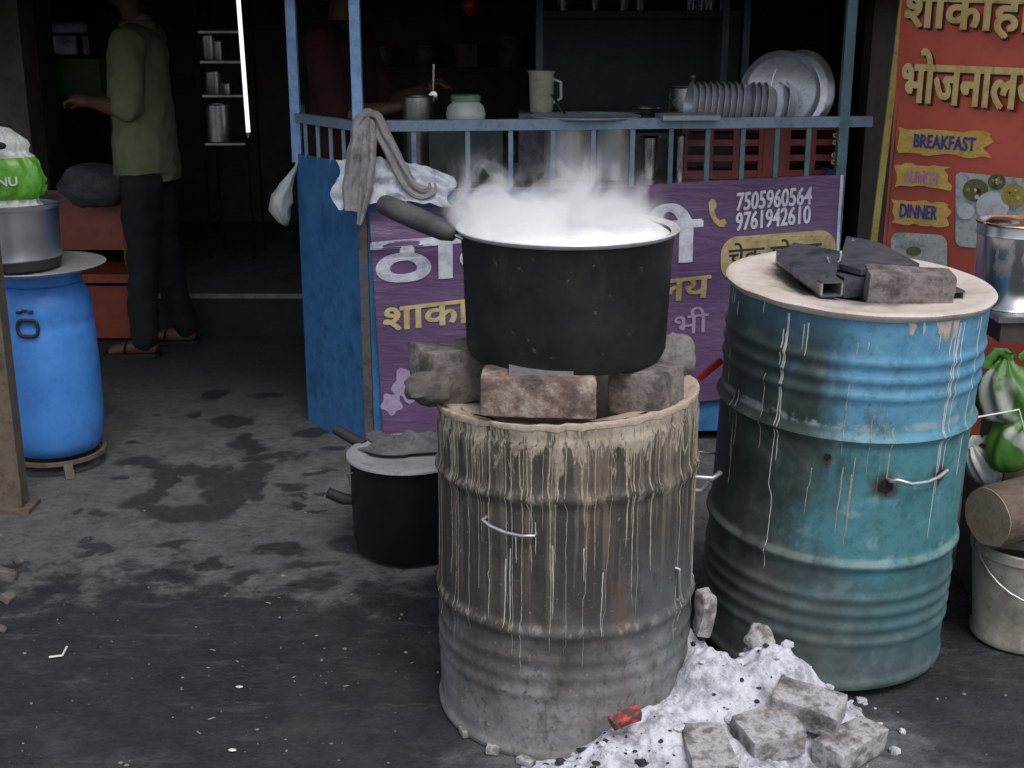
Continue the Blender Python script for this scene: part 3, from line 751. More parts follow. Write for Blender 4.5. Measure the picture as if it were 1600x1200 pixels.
pts = [F0 + FN * -.012 + FD * .03, F1 + FN * -.012, B2, B1, S1 + Vector((.02, .0, 0))]
b.add([p + Vector((0, 0, TOP - .03)) for p in pts] + [p + Vector((0, 0, TOP)) for p in pts], [(4, 3, 2, 1, 0), (5, 6, 7, 8, 9)] + [(i, (i + 1) % 5, 5 + (i + 1) % 5, 5 + i) for i in range(5)])
cbuild(b, 'table_top', M['steel_old'])
for (q, m) in ((sf(SL, 0), 'blue_post'), (fr(0, 0), 'blue_post'), (fr(FL, 0), 'teal_rail')):
    z0 = 0 if m == 'teal_rail' else 1.0
    b = MB(); b.box(q + Vector((0, 0, (z0 + 2.2) / 2)), (.034, .034, 2.2 - z0)); cbuild(b, 'post', M[m])
b = MB(); b.bar(fr(.02, RAIL), fr(FL + .10, RAIL), .03, .036); cbuild(b, 'top_rail', M['blue_rail'])
b = MB(); b.bar(sf(.02, RAIL), sf(SL - .018, RAIL), .026, .032); cbuild(b, 'side_rail', M['blue_rail'])
b = MB(); b.bar(S1 + Vector((0, .02, RAIL)), B1 + Vector((0, 0, RAIL)), .026, .032); cbuild(b, 'back_side_rail', M['blue_rail'])
for px in (647, 731, 798, 864, 927, 988, 1048, 1105, 1160, 1213, 1262):
    s, z = on_front(px, 230)
    b = MB(); b.bar(fr(s, .93), fr(s, RAIL - .017), .016); cbuild(b, 'rail_bar', M['blue_rail' if px < 1040 else 'teal_rail'])
for px in (478, 497, 517, 537):
    s, z = on_side(px, 215)
    b = MB(); b.bar(sf(s, 1.02), sf(s, RAIL - .015), .013); cbuild(b, 'rail_bar', M['blue_rail'])
b = MB(); b.box(fr(.004, .52), (.030, .030, 1.0)); cbuild(b, 'corner_post', M['corner'])

# --- lettering that follows a surface
def text_shape(body, bold=0.0):
    cu = bpy.data.curves.new('t', 'FONT'); cu.body = body; cu.size = 1; cu.offset = bold; cu.resolution_u = 3; cu.extrude = .0
    o = bpy.data.objects.new('t', cu); col.objects.link(o)
    dg = bpy.context.evaluated_depsgraph_get()
    me = bpy.data.meshes.new_from_object(o.evaluated_get(dg))
    vs = [v.co.copy() for v in me.vertices]; fs = [tuple(p.vertices) for p in me.polygons]
    bpy.data.objects.remove(o); bpy.data.curves.remove(cu); bpy.data.meshes.remove(me)
    return vs, fs
def lay_text(name, body, p0, p1, h, surf, mat, parent, org, bold=.02, base=0.0, cap=None, off=.004, up=None, fat=0.0):
    """p0, p1: baseline ends in surface coordinates, h: letter height in metres"""
    vs, fs = text_shape(body, bold)
    x0 = min(v.x for v in vs); x1 = max(v.x for v in vs)
    y1 = cap or max(v.y for v in vs)
    mb = MB(); up = up or (0, 1)
    k = 0
    for (fx, fy) in (((-1, -.5), (1, -.5), (0, .6)) if fat else ((0, 0),)):      # heavier strokes: the outline laid three times, slightly apart
        out = []
        for v in vs:
            u = (v.x - x0) / (x1 - x0); q = v.y / y1 * h + fy * fat
            s = p0[0] + (p1[0] - p0[0]) * u + up[0] * q + fx * fat; z = p0[1] + (p1[1] - p0[1]) * u + up[1] * q
            out.append(surf(s, z, off + .0005 * k) - org)
        mb.add(out, fs); k += 1
    return mb.build(name, mat, parent, smooth=0)
def lay_poly(name, pts, surf, mat, parent, org, off=.003):
    mb = MB(); n = len(pts)
    c = (sum(p[0] for p in pts) / n, sum(p[1] for p in pts) / n)
    from mathutils.geometry import tessellate_polygon
    mb.add([surf(p[0], p[1], off) - org for p in pts], tessellate_polygon([[Vector((p[0], p[1], 0)) for p in pts]]))
    return mb.build(name, mat, parent, smooth=0)

# --- banner
def bsurf(s, z, off=0):
    w = .014 + .010 * max(0, 1 - s / .5) * math.sin(z * 42 + s * 9) * min(1, max(0, (z - .62) / .12)) + .007 * math.sin(s * 5.1 + z * 3.0) + .004 * math.sin(s * 13 - z * 9) + .004 * math.sin(z * 17 + s * 2)
    return fr(s, z, .012 + w + off)
TL, TR, BL, BR = on_front(577, 332, .02), on_front(1317, 273, .02), on_front(600, 690, .02), on_front(1300, 600, .02)
MID = on_front(950, 284, .02)
def bq(u, v):
    a = [TL[i] + (TR[i] - TL[i]) * u for i in (0, 1)]; c = [BL[i] + (BR[i] - BL[i]) * u for i in (0, 1)]
    s = a[0] + (c[0] - a[0]) * v; z = a[1] + (c[1] - a[1]) * v
    z += (1 - v) * .02 * math.sin(u * math.pi)
    return (bsurf(s, z), FN)
borg = bsurf(*TL)
bn = empty('purple_banner', borg, 'purple printed banner with Hindi lettering tied across the counter front', 'banner')
b = MB(); b.sheet(bq, 70, 34, .002); b.v = [p - borg for p in b.v]; b.build('banner_sheet', M['banner'], bn)
b = MB(); b.sheet(lambda u, v: (bsurf(*[TR[i] + (BR[i] - TR[i]) * v - (.011 * (1 - u) if i == 0 else 0) for i in (0, 1)], .003), FN), 1, 20, .002)
b.v = [p - borg for p in b.v]; b.build('white_hem', M['banner_white'], bn)
def BP(px, py): return on_front(px, py, .025)
def htz(px, h): return abs(on_front(px, 400, .02)[1] - on_front(px, 400 + h, .02)[1])
lay_text('title_lettering', 'ठाकुर जी', BP(583, 441), BP(1093, 404), htz(800, 88), bsurf, M['banner_white'], bn, borg, .016, fat=.0055)
lay_text('subtitle_lettering', 'शाकाहारी भोजनालय', BP(600, 516), BP(1108, 463), htz(800, 50), bsurf, M['banner_gold'], bn, borg, .006, fat=.003)
lay_text('small_lettering', 'नाश्ता बुिकंग भी', BP(760, 560), BP(1106, 517), htz(800, 42), bsurf, M['banner_lilac'], bn, borg, .006)
lay_text('telephone_number', '7505960564', BP(1150, 329), BP(1268, 319), htz(1200, 27), bsurf, M['banner_white'], bn, borg, .008, fat=.0016)
lay_text('telephone_number', '9761942610', BP(1149, 360), BP(1266, 348), htz(1200, 27), bsurf, M['banner_white'], bn, borg, .008, fat=.0016)
# handset icon
ic = [(1106, 316), (1111, 310), (1117, 312), (1119, 322), (1115, 328), (1118, 338), (1124, 344), (1131, 341), (1135, 347), (1131, 354), (1123, 354), (1114, 346), (1108, 334)]
lay_poly('telephone_icon', [BP(*p) for p in ic], bsurf, M['banner_gold'], bn, borg)
def rr(x0, y0, x1, y1, sl, r, n=6):     # rounded quad in pixels, sl = slope
    pts = []
    for (cx, cy, a0) in ((x1 - r, y0 + r, -90), (x1 - r, y1 - r, 0), (x0 + r, y1 - r, 90), (x0 + r, y0 + r, 180)):
        for i in range(n + 1):
            a = R(a0 + 90 * i / n); px = cx + r * math.cos(a); py = cy + r * math.sin(a)
            pts.append((px, py + sl * (px - x0)))
    return pts
lay_poly('gold_panel', [BP(*p) for p in rr(1125, 371, 1306, 440, -.07, 26)], bsurf, M['banner_gold'], bn, borg, .0035)
lay_text('panel_lettering', 'चेक पोसट', BP(1136, 414), BP(1282, 403), htz(1200, 34), bsurf, M['banner_dark'], bn, borg, .012, off=.0065)
# painted flowers at the lower left of the print
for (x, y, r) in ((640, 600, 26), (672, 575, 22), (612, 630, 16)):
    lay_poly('print_motif', [BP(x + r * (1 + .18 * math.sin(5 * a)) * math.cos(a), y + r * (1 + .18 * math.sin(5 * a)) * math.sin(a)) for a in [i * math.pi / 12 for i in range(24)]], bsurf, M['banner_lilac'], bn, borg)

# --- red menu board
Q0 = at_y(1393, 210, 4.28); Q0.z = 0
Q1 = at_y(1600, 230, 3.85); Q1.z = 0
QD = (Q1 - Q0).normalized(); QN = Vector((QD.y, -QD.x, 0))
if QN.y > 0: QN = -QN
def on_sign(px, py):
    d = ray(px, py); t = (Q0 - CAMP).dot(QN) / d.dot(QN); q = CAMP + d * t
    return (q - Q0).dot(QD), q.z
def ssurf(s, z, off=0): return Q0 + QD * s + QN * off + Vector((0, 0, z))
sg = empty('menu_board', Q0, 'tall red vegetarian eatery board with yellow Hindi lettering', 'sign')
SW = .72
b = MB(); b.sheet(lambda u, v: (ssurf(SW * u, .05 + 1.85 * v, .004 * math.sin(u * 7 + v * 9)) - Q0, QN), 20, 40, .004); b.build('board_sheet', M['sign'], sg)
b = MB()
for s in (.012, SW - .012): b.bar(ssurf(s, 0, -.016) - Q0, ssurf(s, 1.9, -.016) - Q0, .022)
for z in (.08, 1.0, 1.88): b.bar(ssurf(.023, z, -.016) - Q0, ssurf(SW - .023, z, -.016) - Q0, .02)
b.build('board_frame', M['rust_post'], sg)
def SP(px, py): return on_sign(px, py)
def shz(px, h): return abs(on_sign(px, 100)[1] - on_sign(px, 100 + h)[1])
for (nm, m, dx, dy, of) in (('lettering_shadow', 'sign_shadow', 3, 4, .006), ('lettering', 'sign_gold', 0, 0, .0085)):
    lay_text(nm, 'शाकाहारी', SP(1416 + dx, 40 + dy), SP(1672, 52 + dy), shz(1450, 66), ssurf, M[m], sg, Q0, .008, off=of, fat=.0045)
    lay_text(nm, 'भोजनालय', SP(1410 + dx, 157 + dy), SP(1628 + dx, 172 + dy), shz(1450, 83), ssurf, M[m], sg, Q0, .008, off=of, fat=.0045)
def strip(x0, y0, x1, y1, sl, seed):
    rn = random.Random(seed); pts = []
    n = 10
    for i in range(n + 1):
        x = x0 + (x1 - x0) * i / n; pts.append((x, y0 + sl * (x - x0) + rn.uniform(-2.5, 2.5)))
    for k in range(4): pts.append((x1 + rn.uniform(-14, 8), y0 + (y1 - y0) * (k + .5) / 4 + sl * (x1 - x0)))
    for i in range(n, -1, -1):
        x = x0 + (x1 - x0) * i / n; pts.append((x, y1 + sl * (x - x0) + rn.uniform(-2.5, 2.5)))
    for k in range(3): pts.append((x0 + rn.uniform(-3, 8), y1 - (y1 - y0) * (k + .5) / 3))
    return pts
for (q, tx, m, b0, b1, h) in (((1406, 200, 1552, 239, .05, 1), 'BREAKFAST', 'sign_blue', (1430, 229), (1526, 236), 21),
                              ((1400, 255, 1488, 290, .06, 2), 'LUNCH', 'sign_pink', (1417, 283), (1467, 287), 19),
                              ((1394, 312, 1485, 349, .06, 3), 'DINNER', 'sign_blue', (1408, 338), (1466, 343), 22)):
    lay_poly('menu_strip', [SP(*p) for p in strip(*q)], ssurf, M['sign_strip'], sg, Q0, .006)
    lay_text('menu_lettering', tx, SP(*b0), SP(*b1), shz(1450, h), ssurf, M[m], sg, Q0, .012, off=.0085, fat=.0012)
lay_poly('food_picture', [SP(*p) for p in rr(1495, 268, 1640, 384, .10, 10)], ssurf, M['card'], sg, Q0, .006)
lay_poly('food_picture', [SP(*p) for p in rr(1394, 362, 1482, 470, .06, 14)], ssurf, M['card'], sg, Q0, .006)
def disc(x, y, r, sq=1.0): return [SP(x + r * math.cos(a), y + r * sq * math.sin(a)) for a in [i * math.pi / 10 for i in range(20)]]
for (x, y, r, m) in ((1527, 297, 20, 'food_green'), (1560, 284, 14, 'food_green'), (1587, 305, 20, 'food_yellow'), (1554, 322, 26, 'food_white'), (1512, 330, 14, 'food_white')):
    lay_poly('printed_dish', disc(x, y, r, .9), ssurf, M[m], sg, Q0, .0078 + (.001 if m == 'food_yellow' else 0) + (.0004 * (x % 5)))
rd = random.Random(4)
for k in range(26):
    cx, cy = ((1527, 297), (1560, 284), (1587, 305), (1554, 322))[k % 4]; an = rd.uniform(0, 6.28); q = rd.uniform(2, 14)
    lay_poly('printed_garnish', disc(cx + q * math.cos(an), cy + q * .8 * math.sin(an), rd.uniform(1.5, 4)), ssurf, M[rd.choice(['food_green', 'food_yellow', 'food_white', 'sign_shadow', 'sign_gold'])], sg, Q0, .0105 + .0002 * k)
lay_poly('printed_dish', disc(1430, 392, 12, .6), ssurf, M['food_green'], sg, Q0, .008)
# ---------------------------------------------------------------- front drum stove
DR1, DH1 = .285, .737
D1 = Vector((.122, 2.67, 0))
def bulge(z, zc, w, a): 
    q = (z - zc) / w
    return a * math.exp(-q * q)
def r_front(z):
    r = DR1 + bulge(z, .588, .013, .008) + bulge(z, .297, .013, .008)
    for zc in (.235, .195, .155): r += bulge(z, zc, .010, .0035)
    r += bulge(z, .012, .010, .006) - (.004 if z > .70 else 0)
    r += .003 * mnoise.noise(Vector((z * 6, 0, 1)))
    return r
def warp1(p, a):       # hand-cut, uneven rim; dents
    k = max(0, (p.z - .45) / (DH1 - .45))
    p = p.copy()
    p.z += k * (.060 * p.x - .055 * p.y) + k * .006 * mnoise.noise(Vector((math.cos(a) * 2, math.sin(a) * 2, 5)))
    dn = mnoise.noise(Vector((math.cos(a) * 1.6, math.sin(a) * 1.6, p.z * 3))) * .006
    rr_ = math.hypot(p.x, p.y)
    if rr_ > .01: p.x += p.x / rr_ * dn; p.y += p.y / rr_ * dn
    return p
s1 = empty('drum_stove', D1, 'sooty grey brown drum stove streaked with dried milk drips', 'stove', 'oil drum stoves')
zs = [i * .0075 for i in range(int(DH1 / .0075))] + [DH1]
b = MB(); b.lathe([(r_front(z), z) for z in zs] + [(DR1 - .012, DH1 - .004), (DR1 - .014, DH1 - .10)], 96, warp=warp1)
b.build('drum_body', M['drum_front'], s1, smooth=50)
b = MB(); b.lathe([(DR1 - .0025, DH1 - .010), (DR1 - .001, DH1 - .003), (DR1 - .002, DH1 + .002), (DR1 - .007, DH1 + .003), (DR1 - .024, DH1 - .004), (DR1 - .05, DH1 - .008)], 120, warp=lambda p, a: warp1(p, a) + Vector((0, 0, (.007 if p.z < DH1 - .008 else .003) * mnoise.noise(Vector((math.cos(a) * 14, math.sin(a) * 14, 1))))))
b.build('clay_rim', M['clay_edge'], s1, smooth=60)
b = MB(); b.lathe([(DR1 - .046, DH1 - .007), (.20, DH1 - .014), (.14, DH1 - .030), (.115, DH1 - .06), (.11, DH1 - .2), (.002, DH1 - .21)], 48, warp=lambda p, a: warp1(p, a) + Vector((0, 0, .006 * mnoise.noise(p * 16))))
b.build('clay_lining', M['clay_edge'], s1, smooth=60)

def drips(seed, n, rfun, wfun, zt, lens, widths, amax=(0, 2 * math.pi), bulb=1.0):
    rn = random.Random(seed); b = MB()
    for i in range(n):
        a = rn.uniform(*amax); L = lens(rn); w = widths(rn)
        z = zt(rn); m = max(4, int(L / .012)); vs = []
        drift = 0
        for j in range(m + 1):
            t = j / m; zz = z - L * t
            if zz < .02: break
            drift += rn.uniform(-1, 1) * .0030 + (rn.uniform(-.02, .02) if rn.random() < .06 else 0)
            ww = w * (.9 - .45 * t + .25 * rn.random()) * (1.0 if t < .93 else .8 * bulb)
            if j == m: ww *= .3
            aa = a + drift; r = rfun(zz)
            ring = []
            for (k, h) in ((-1, .0001), (0, .0005 + w * .10), (1, .0001)):
                an = aa + k * ww / r / 2
                ring.append(wfun(Vector(((r + h) * math.cos(an), (r + h) * math.sin(an), zz)), an))
            vs += ring
        q = len(vs) // 3
        if q < 2: continue
        fs = []
        for j in range(q - 1):
            for k in (0, 1): fs.append((3 * j + k, 3 * j + k + 1, 3 * j + k + 4, 3 * j + k + 3))
        b.add(vs, fs)
    return b
def zt1(rn): return DH1 - .004 - (rn.random() ** 2) * .05
b = drips(3, 120, r_front, warp1, zt1, lambda rn: .015 + .15 * rn.random() ** 2, lambda rn: .0018 + .008 * rn.random() ** 3)
b.build('milk_drips', M['drip'], s1, smooth=60, merge=False)['kind'] = 'stuff'
b = drips(11, 95, r_front, warp1, zt1, lambda rn: .06 + .46 * rn.random() ** 1.5, lambda rn: .0015 + .0042 * rn.random() ** 1.5)
b.build('milk_drips', M['drip'], s1, smooth=60, merge=False)['kind'] = 'stuff'
b = drips(19, 26, r_front, warp1, lambda rn: rn.uniform(.35, .60), lambda rn: .05 + .15 * rn.random(), lambda rn: rn.uniform(.0015, .004))
b.build('milk_drips', M['drip_white'], s1, smooth=60, merge=False)['kind'] = 'stuff'

def wire_handle(pts, par, r=.0045, mat='wire'):
    b = MB(); b.tube(pts, r, 8); return b.build('handle', M[mat], par, smooth=60)
def cyl(c, r, a, z, out=0): return Vector(((r + out) * math.cos(a), (r + out) * math.sin(a), z))
# wire handles of the front drum (front left, right side, lower right)
A = [R(q) for q in (232, 236, 243, 250, 255)]
wire_handle([cyl(0, r_front(.53), A[0], .535, -.005), cyl(0, DR1, A[0], .533, .012), cyl(0, DR1, A[1], .524, .012), cyl(0, DR1, A[2], .518, .013), cyl(0, DR1, A[3], .516, .012), cyl(0, DR1, A[4], .520, .012), cyl(0, DR1, A[4], .52, -.005)], s1, .004)
A = R(-8)
wire_handle([cyl(0, DR1, R(-14), .565, -.005), cyl(0, DR1, R(-14), .565, .035), cyl(0, DR1, R(-10), .57, .050), cyl(0, DR1, R(0), .55, .052), cyl(0, DR1, R(4), .50, .02), cyl(0, DR1, R(4), .50, -.005)], s1, .005)
wire_handle([cyl(0, DR1, R(-38), .40, -.004), cyl(0, DR1, R(-38), .40, .010), cyl(0, DR1, R(-37), .375, .007), cyl(0, DR1, R(-36), .345, .007), cyl(0, DR1, R(-35), .32, .012), cyl(0, DR1, R(-35), .32, -.004)], s1, .0035)

# bricks on the front stove
def put(name, me, mat, px, py, y=None, z=None, rot=(0, 0, 0), label=None, cat=None, group=None):
    me.materials.clear(); me.materials.append(mat)
    p = at_y(px, py, y) if y else at_z(px, py, z)
    o = link_mesh(name, me, None, p, rot)
    return tag(o, label, cat, group)
GB = 'bricks holding up pots on the drum stoves'
put('brick', brick_mesh((.230, .105, .082), 1), M['brick_red'], 841, 612, y=2.475, rot=(0, R(.5), R(-3)), label='reddish mottled brick at the front of the streaked drum stove', cat='brick', group=GB)
put('brick', brick_mesh((.125, .115, .092), 2), M['brick_grey'], 1010, 606, y=2.555, rot=(0, R(-3), R(-30)), label='squarish grey brick at the right of the streaked drum stove top', cat='brick', group=GB)
put('brick', brick_mesh((.145, .12, .115), 4, amp=.012), M['brick_grey'], 700, 580, y=2.70, rot=(0, R(3), R(28)), label='broken brown brick at the back left of the streaked drum stove', cat='brick', group=GB)
b = MB(); b.ellipsoid((0, 0, 0), (.046, .042, .052), 24, 16, amp=.28, freq=1.8, seed=4)
o = b.build('stone', M['stone_grey'], loc=at_y(1052, 557, 2.77), smooth=60); tag(o, 'rounded grey stone behind the milk pot on the streaked stove', 'stone')
b = MB(); b.ellipsoid((0, 0, 0), (.05, .04, .035), 20, 12, amp=.3, freq=2, seed=9)
o = b.build('rubble_lump', M['rubble'], loc=at_y(668, 606, 2.60), smooth=50); tag(o, 'small crumbly lump on the left rim of the streaked stove', 'rubble')
b = MB(); b.box((0, 0, 0), (.128, .05, .010)); o = b.build('metal_shim', M['metal_edge'], loc=at_y(845, 579, 2.475) + Vector((0, 0, 0.002)), rot=(R(4), R(1), R(1))); tag(o, 'flat pale metal shim between front brick and milk pot', 'shim')

# ---------------------------------------------------------------- milk pot with ladle, milk, steam
P1 = Vector((.116, 2.665, .826))
M['pale_rim'] = pm('milk_wet_rim', [(.62, .63, .65), (.78, .79, .80)], .35, .2, 9, .05)
pt = empty('milk_pot', P1, 'wide soot blackened pot of boiling milk on the front stove', 'pot')
b = MB(); b.lathe([(.0, .0), (.19, .0), (.207, .006), (.213, .020), (.216, .10), (.220, .20), (.2235, .262), (.2255, .266), (.2165, .266), (.212, .20), (.205, .10), (.198, .03), (.0, .02)], 80, warp=lambda p, a: p + p.normalized() * .0015 * mnoise.noise(p * 9))
b.build('pot_body', M['soot'], pt, smooth=40)
b = MB(); b.lathe([(.219, .262), (.2265, .264), (.233, .270), (.2345, .273), (.233, .275), (.226, .271), (.216, .269)], 96)
b.build('pot_rim', M['pale_rim'], pt, smooth=60)
# foaming milk
b = MB()
prof = [(.0006 + .2155 * i / 16, 0) for i in range(17)]
def milkw(p, a):
    r = math.hypot(p.x, p.y) / .214
    h = .263 + .032 * (1 - r ** 4) + .010 * (1 - r * r) * mnoise.noise(Vector((p.x * 14, p.y * 14, 2))) + .005 * mnoise.noise(Vector((p.x * 40, p.y * 40, 8))) * (1 - r ** 4)
    return Vector((p.x, p.y, h))
b.lathe(prof, 64, warp=milkw, cap0=True)
b.lathe([(.2141, .262), (.205, .15), (.001, .15)], 64)
o = b.build('boiling_milk', M['milk'], loc=P1, smooth=80); tag(o, 'bright white frothing milk filling the black pot', 'milk')
# ladle with a thick dark handle lying over the rim
h0, h1 = at_y(597, 318, 2.74), at_y(712, 368, 2.63)
d = (h1 - h0).normalized()
ld = empty('ladle', h1, 'long handled ladle with thick dark grip resting on milk pot rim', 'ladle')
b = MB(); b.tube([p - h1 for p in (h0 - d * .002, h0 + d * .006, h0 + d * .05, h0 + (h1 - h0) * .5, h1 - d * .03, h1 - d * .006, h1)], [.017, .0215, .024, .024, .022, .015, .007], 16)
b.build('grip', M['handle'], ld, smooth=60)
b = MB(); b.tube([Vector((0, 0, 0)), d * .02 + Vector((.004, 0, -.002)), d * .06 + Vector((.02, .01, -.003)), Vector((.12, .02, -.038)), Vector((.20, .03, -.07))], .0045, 8); b.build('rod', M['steel_old'], ld, smooth=60)
b = MB(); b.lathe([(.002, -.03), (.03, -.025), (.048, -.008), (.05, .0), (.046, -.006), (.028, -.021), (.002, -.026)], 32, c=(.24, .035, -.07)); b.build('bowl', M['steel'], ld)
# steam
b = MB(); b.ellipsoid((-.01, 0, .095), (.275, .25, .165), 28, 16)
o = b.build('steam', M['steam'], loc=P1 + Vector((0, 0, .27)), smooth=80); tag(o, 'white steam rising off the boiling milk', 'steam', kind='stuff')

# ---------------------------------------------------------------- blue drum stove
DR2, DH2 = .289, .893
def r_blue(z):
    r = DR2 + bulge(z, .615, .010, .011) + bulge(z, .318, .010, .011)
    for zc in (.788, .750, .712): r += bulge(z, zc, .0095, .006)
    for zc in (.235, .197, .159, .121): r += bulge(z, zc, .0095, .0055)
    r += bulge(z, .012, .010, .006)
    return r
def warp2(p, a):
    p = p.copy(); rr_ = math.hypot(p.x, p.y)
    dn = mnoise.noise(Vector((math.cos(a) * 1.5, math.sin(a) * 1.5, p.z * 2.5 + 9))) * .005
    p.x += p.x / rr_ * dn; p.y += p.y / rr_ * dn
    return p
D2 = Vector((.765, 2.915, .045))
s2 = empty('drum_stove', D2, 'tall light blue oil drum stove with pale round top plate', 'stove', 'oil drum stoves', (R(2.6), R(1.8), 0))
zs = [i * .0075 for i in range(int(DH2 / .0075))] + [DH2]
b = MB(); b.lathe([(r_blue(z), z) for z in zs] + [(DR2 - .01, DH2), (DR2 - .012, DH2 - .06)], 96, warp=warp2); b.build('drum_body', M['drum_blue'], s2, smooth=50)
b = MB(); b.lathe([(DR2 + .002, DH2 - .012), (DR2 + .010, DH2 - .004), (DR2 + .012, DH2 + .003), (DR2 + .006, DH2 + .008), (DR2 - .01, DH2 + .006), (.24, DH2 + .002), (.18, DH2 - .004), (.13, DH2 - .012), (.12, DH2 - .05), (.115, DH2 - .25), (.002, DH2 - .26)], 96, warp=lambda p, a: p + Vector((0, 0, .003 * mnoise.noise(p * 12))))
def plate_mat():
    t = NT('cream_top_plate'); x, y, z = t.xyz()
    n = t.noise(9, 6, .65, vec=t.raw); f = t.noise(40, 5, .7, vec=t.raw)
    c = t.ramp(n, [(.3, (.40, .33, .29)), (.5, (.56, .48, .43)), (.7, (.64, .58, .54))])
    rr2 = t.math('SQRT', t.math('ADD', t.math('MULTIPLY', x, x), t.math('MULTIPLY', y, y)))
    q = t.math('ADD', rr2, t.math('MULTIPLY', t.math('SUBTRACT', n, .5), .16))
    c = t.mix(t.math('MULTIPLY', t.step(q, .235, .14), .88), c, t.ramp(f, [(.35, (.05, .044, .04)), (.65, (.15, .13, .12))]))
    c = t.mix(t.math('MULTIPLY', t.step(f, .60, .70), .5), c, (.20, .16, .13))
    t.set(c, .75, 0); t.bump(f, .4, .005)
    return t.mat
M['plate_cream'] = plate_mat()
b.build('top_plate', M['plate_cream'], s2, smooth=60)
b = MB(); b.lathe([(.128, DH2 - .009), (.12, DH2 - .03), (.112, DH2 - .2), (.002, DH2 - .21)], 48); b.build('fire_hole', M['void'], s2)
b = drips(5, 26, r_blue, warp2, lambda rn: DH2 - .01 - rn.random() * .05, lambda rn: .02 + .11 * rn.random() ** 2, lambda rn: rn.uniform(.002, .0045))
b.build('milk_drips', M['drip_white'], s2, smooth=60, merge=False)['kind'] = 'stuff'
b = drips(8, 6, r_blue, warp2, lambda rn: DH2 - .02, lambda rn: .22 + .40 * rn.random(), lambda rn: rn.uniform(.003, .0055), amax=(R(190), R(350)))
b.build('milk_drips', M['drip_white'], s2, smooth=60, merge=False)['kind'] = 'stuff'
b = drips(21, 16, r_blue, warp2, lambda rn: rn.uniform(.45, .85), lambda rn: .04 + .16 * rn.random(), lambda rn: rn.uniform(.0015, .004), amax=(R(180), R(280)))
b.build('milk_drips', M['drip'], s2, smooth=60, merge=False)['kind'] = 'stuff'
b = drips(33, 4, r_blue, warp2, lambda rn: DH2 - .012, lambda rn: .03 + .03 * rn.random(), lambda rn: rn.uniform(.012, .022), amax=(R(262), R(320)))
b.build('milk_drips', M['clay_edge'], s2, smooth=60, merge=False)['kind'] = 'stuff'
H = [R(q) for q in (277, 279, 285, 292, 298, 304)]
wire_handle([cyl(0, DR2, H[0], .525, -.005), cyl(0, DR2, H[0], .53, .014), cyl(0, DR2, H[1], .535, .02), cyl(0, DR2, H[2], .525, .024), cyl(0, DR2, H[3], .526, .025), cyl(0, DR2, H[4], .532, .024), cyl(0, DR2, H[5], .54, .018)], s2, .0045)
for (a, z, rr_) in ((276, .512, .017), (304, .522, .013), (250, .57, .008)):      # rusted-out holes
    b = MB(); c = cyl(0, r_blue(z), R(a), z, .0015); nrm = Vector((math.cos(R(a)), math.sin(R(a)), 0)); tn = Vector((-nrm.y, nrm.x, 0))
    ring = [c + tn * (rr_ * (1 + .35 * mnoise.noise(Vector((math.cos(q) * 2, math.sin(q) * 2, a)))) * math.cos(q)) + Vector((0, 0, rr_ * .95 * (1 + .4 * mnoise.noise(Vector((math.cos(q) * 2, math.sin(q) * 2, a + 5)))) * math.sin(q))) for q in [i * math.pi / 9 for i in range(18)]]
    ring = [Vector((p.x, p.y, 0)).normalized() * (r_blue(p.z) + .002) + Vector((0, 0, p.z)) for p in ring]
    b.add([c + nrm * .001] + ring, [(0, 1 + i, 1 + (i + 1) % 18) for i in range(18)]); b.build('rust_hole', M['void'], s2)

# things lying on the blue stove
def t2(px, py, dz=0):       # point on the blue stove's plate seen at a pixel
    return at_z(px, py, .938 + dz)
put('brick', brick_mesh((.185, .10, .078), 7), M['brick_grey'], 1418, 449, y=2.77, rot=(R(2.6), R(1.8), R(-6)), label='grey brown brick lying on top of the blue drum stove', cat='brick', group=GB)
def channel(a, b_, w, h, th, label, roll=0):     # square tube open at both ends
    a, b_ = Vector(a), Vector(b_); L = (b_ - a).length; d = (b_ - a).normalized()
    s = d.cross(Vector((0, 0, 1))).normalized(); u = s.cross(d)
    o = empty('steel_tube', a, label, 'steel tube', 'steel supports on the blue stove')
    for (nm, off_s, off_u, ww, hh, m) in (('wall', 0, h / 2 - th / 2, w, th, 'metal_dark'), ('wall', 0, -h / 2 + th / 2, w, th, 'metal_dark'), ('wall', w / 2 - th / 2, 0, th, h - 2 * th, 'metal_edge'), ('wall', -w / 2 + th / 2, 0, th, h - 2 * th, 'metal_edge')):
        mb = MB(); q = s * off_s + u * off_u
        mb.bar(q, q + (b_ - a), ww, hh); mb.build(nm, M[m], o, smooth=20)
    return o
Z2 = .938
channel(at_y(1300, 452, 2.72), at_y(1228, 400, 3.02), .050, .034, .004, 'square steel tube with open end nearest the viewer on blue stove')
channel(at_y(1492, 466, 2.745), at_y(1400, 420, 3.02), .046, .032, .004, 'square steel tube poking out right of the brick on blue stove')
def plate(pts, th, label, mat='metal_dark'):
    n = len(pts); pts = [Vector(p) for p in pts]; c = sum(pts, Vector()) / n
    b = MB(); up = Vector((0, 0, th))
    b.add([p - c for p in pts] + [p - c + up for p in pts], [tuple(range(n))[::-1], tuple(range(n, 2 * n))] + [(i, (i + 1) % n, n + (i + 1) % n, n + i) for i in range(n)])
    o = b.build('steel_plate', M[mat], loc=c, smooth=20)
    return tag(o, label, 'steel plate', 'steel supports on the blue stove')
plate([at_y(1214, 408, 2.95), at_y(1262, 446, 2.72), at_y(1306, 432, 2.76), at_y(1312, 400, 2.95), at_y(1240, 386, 3.06)], .012, 'dark angular steel plate at the left on the blue stove')
plate([at_y(1310, 420, 2.84), at_y(1345, 430, 2.78), at_y(1436, 420, 2.86), at_y(1372, 386, 3.02), at_y(1322, 376, 3.08)], .012, 'dark steel plate sloping down behind the brick on blue stove')
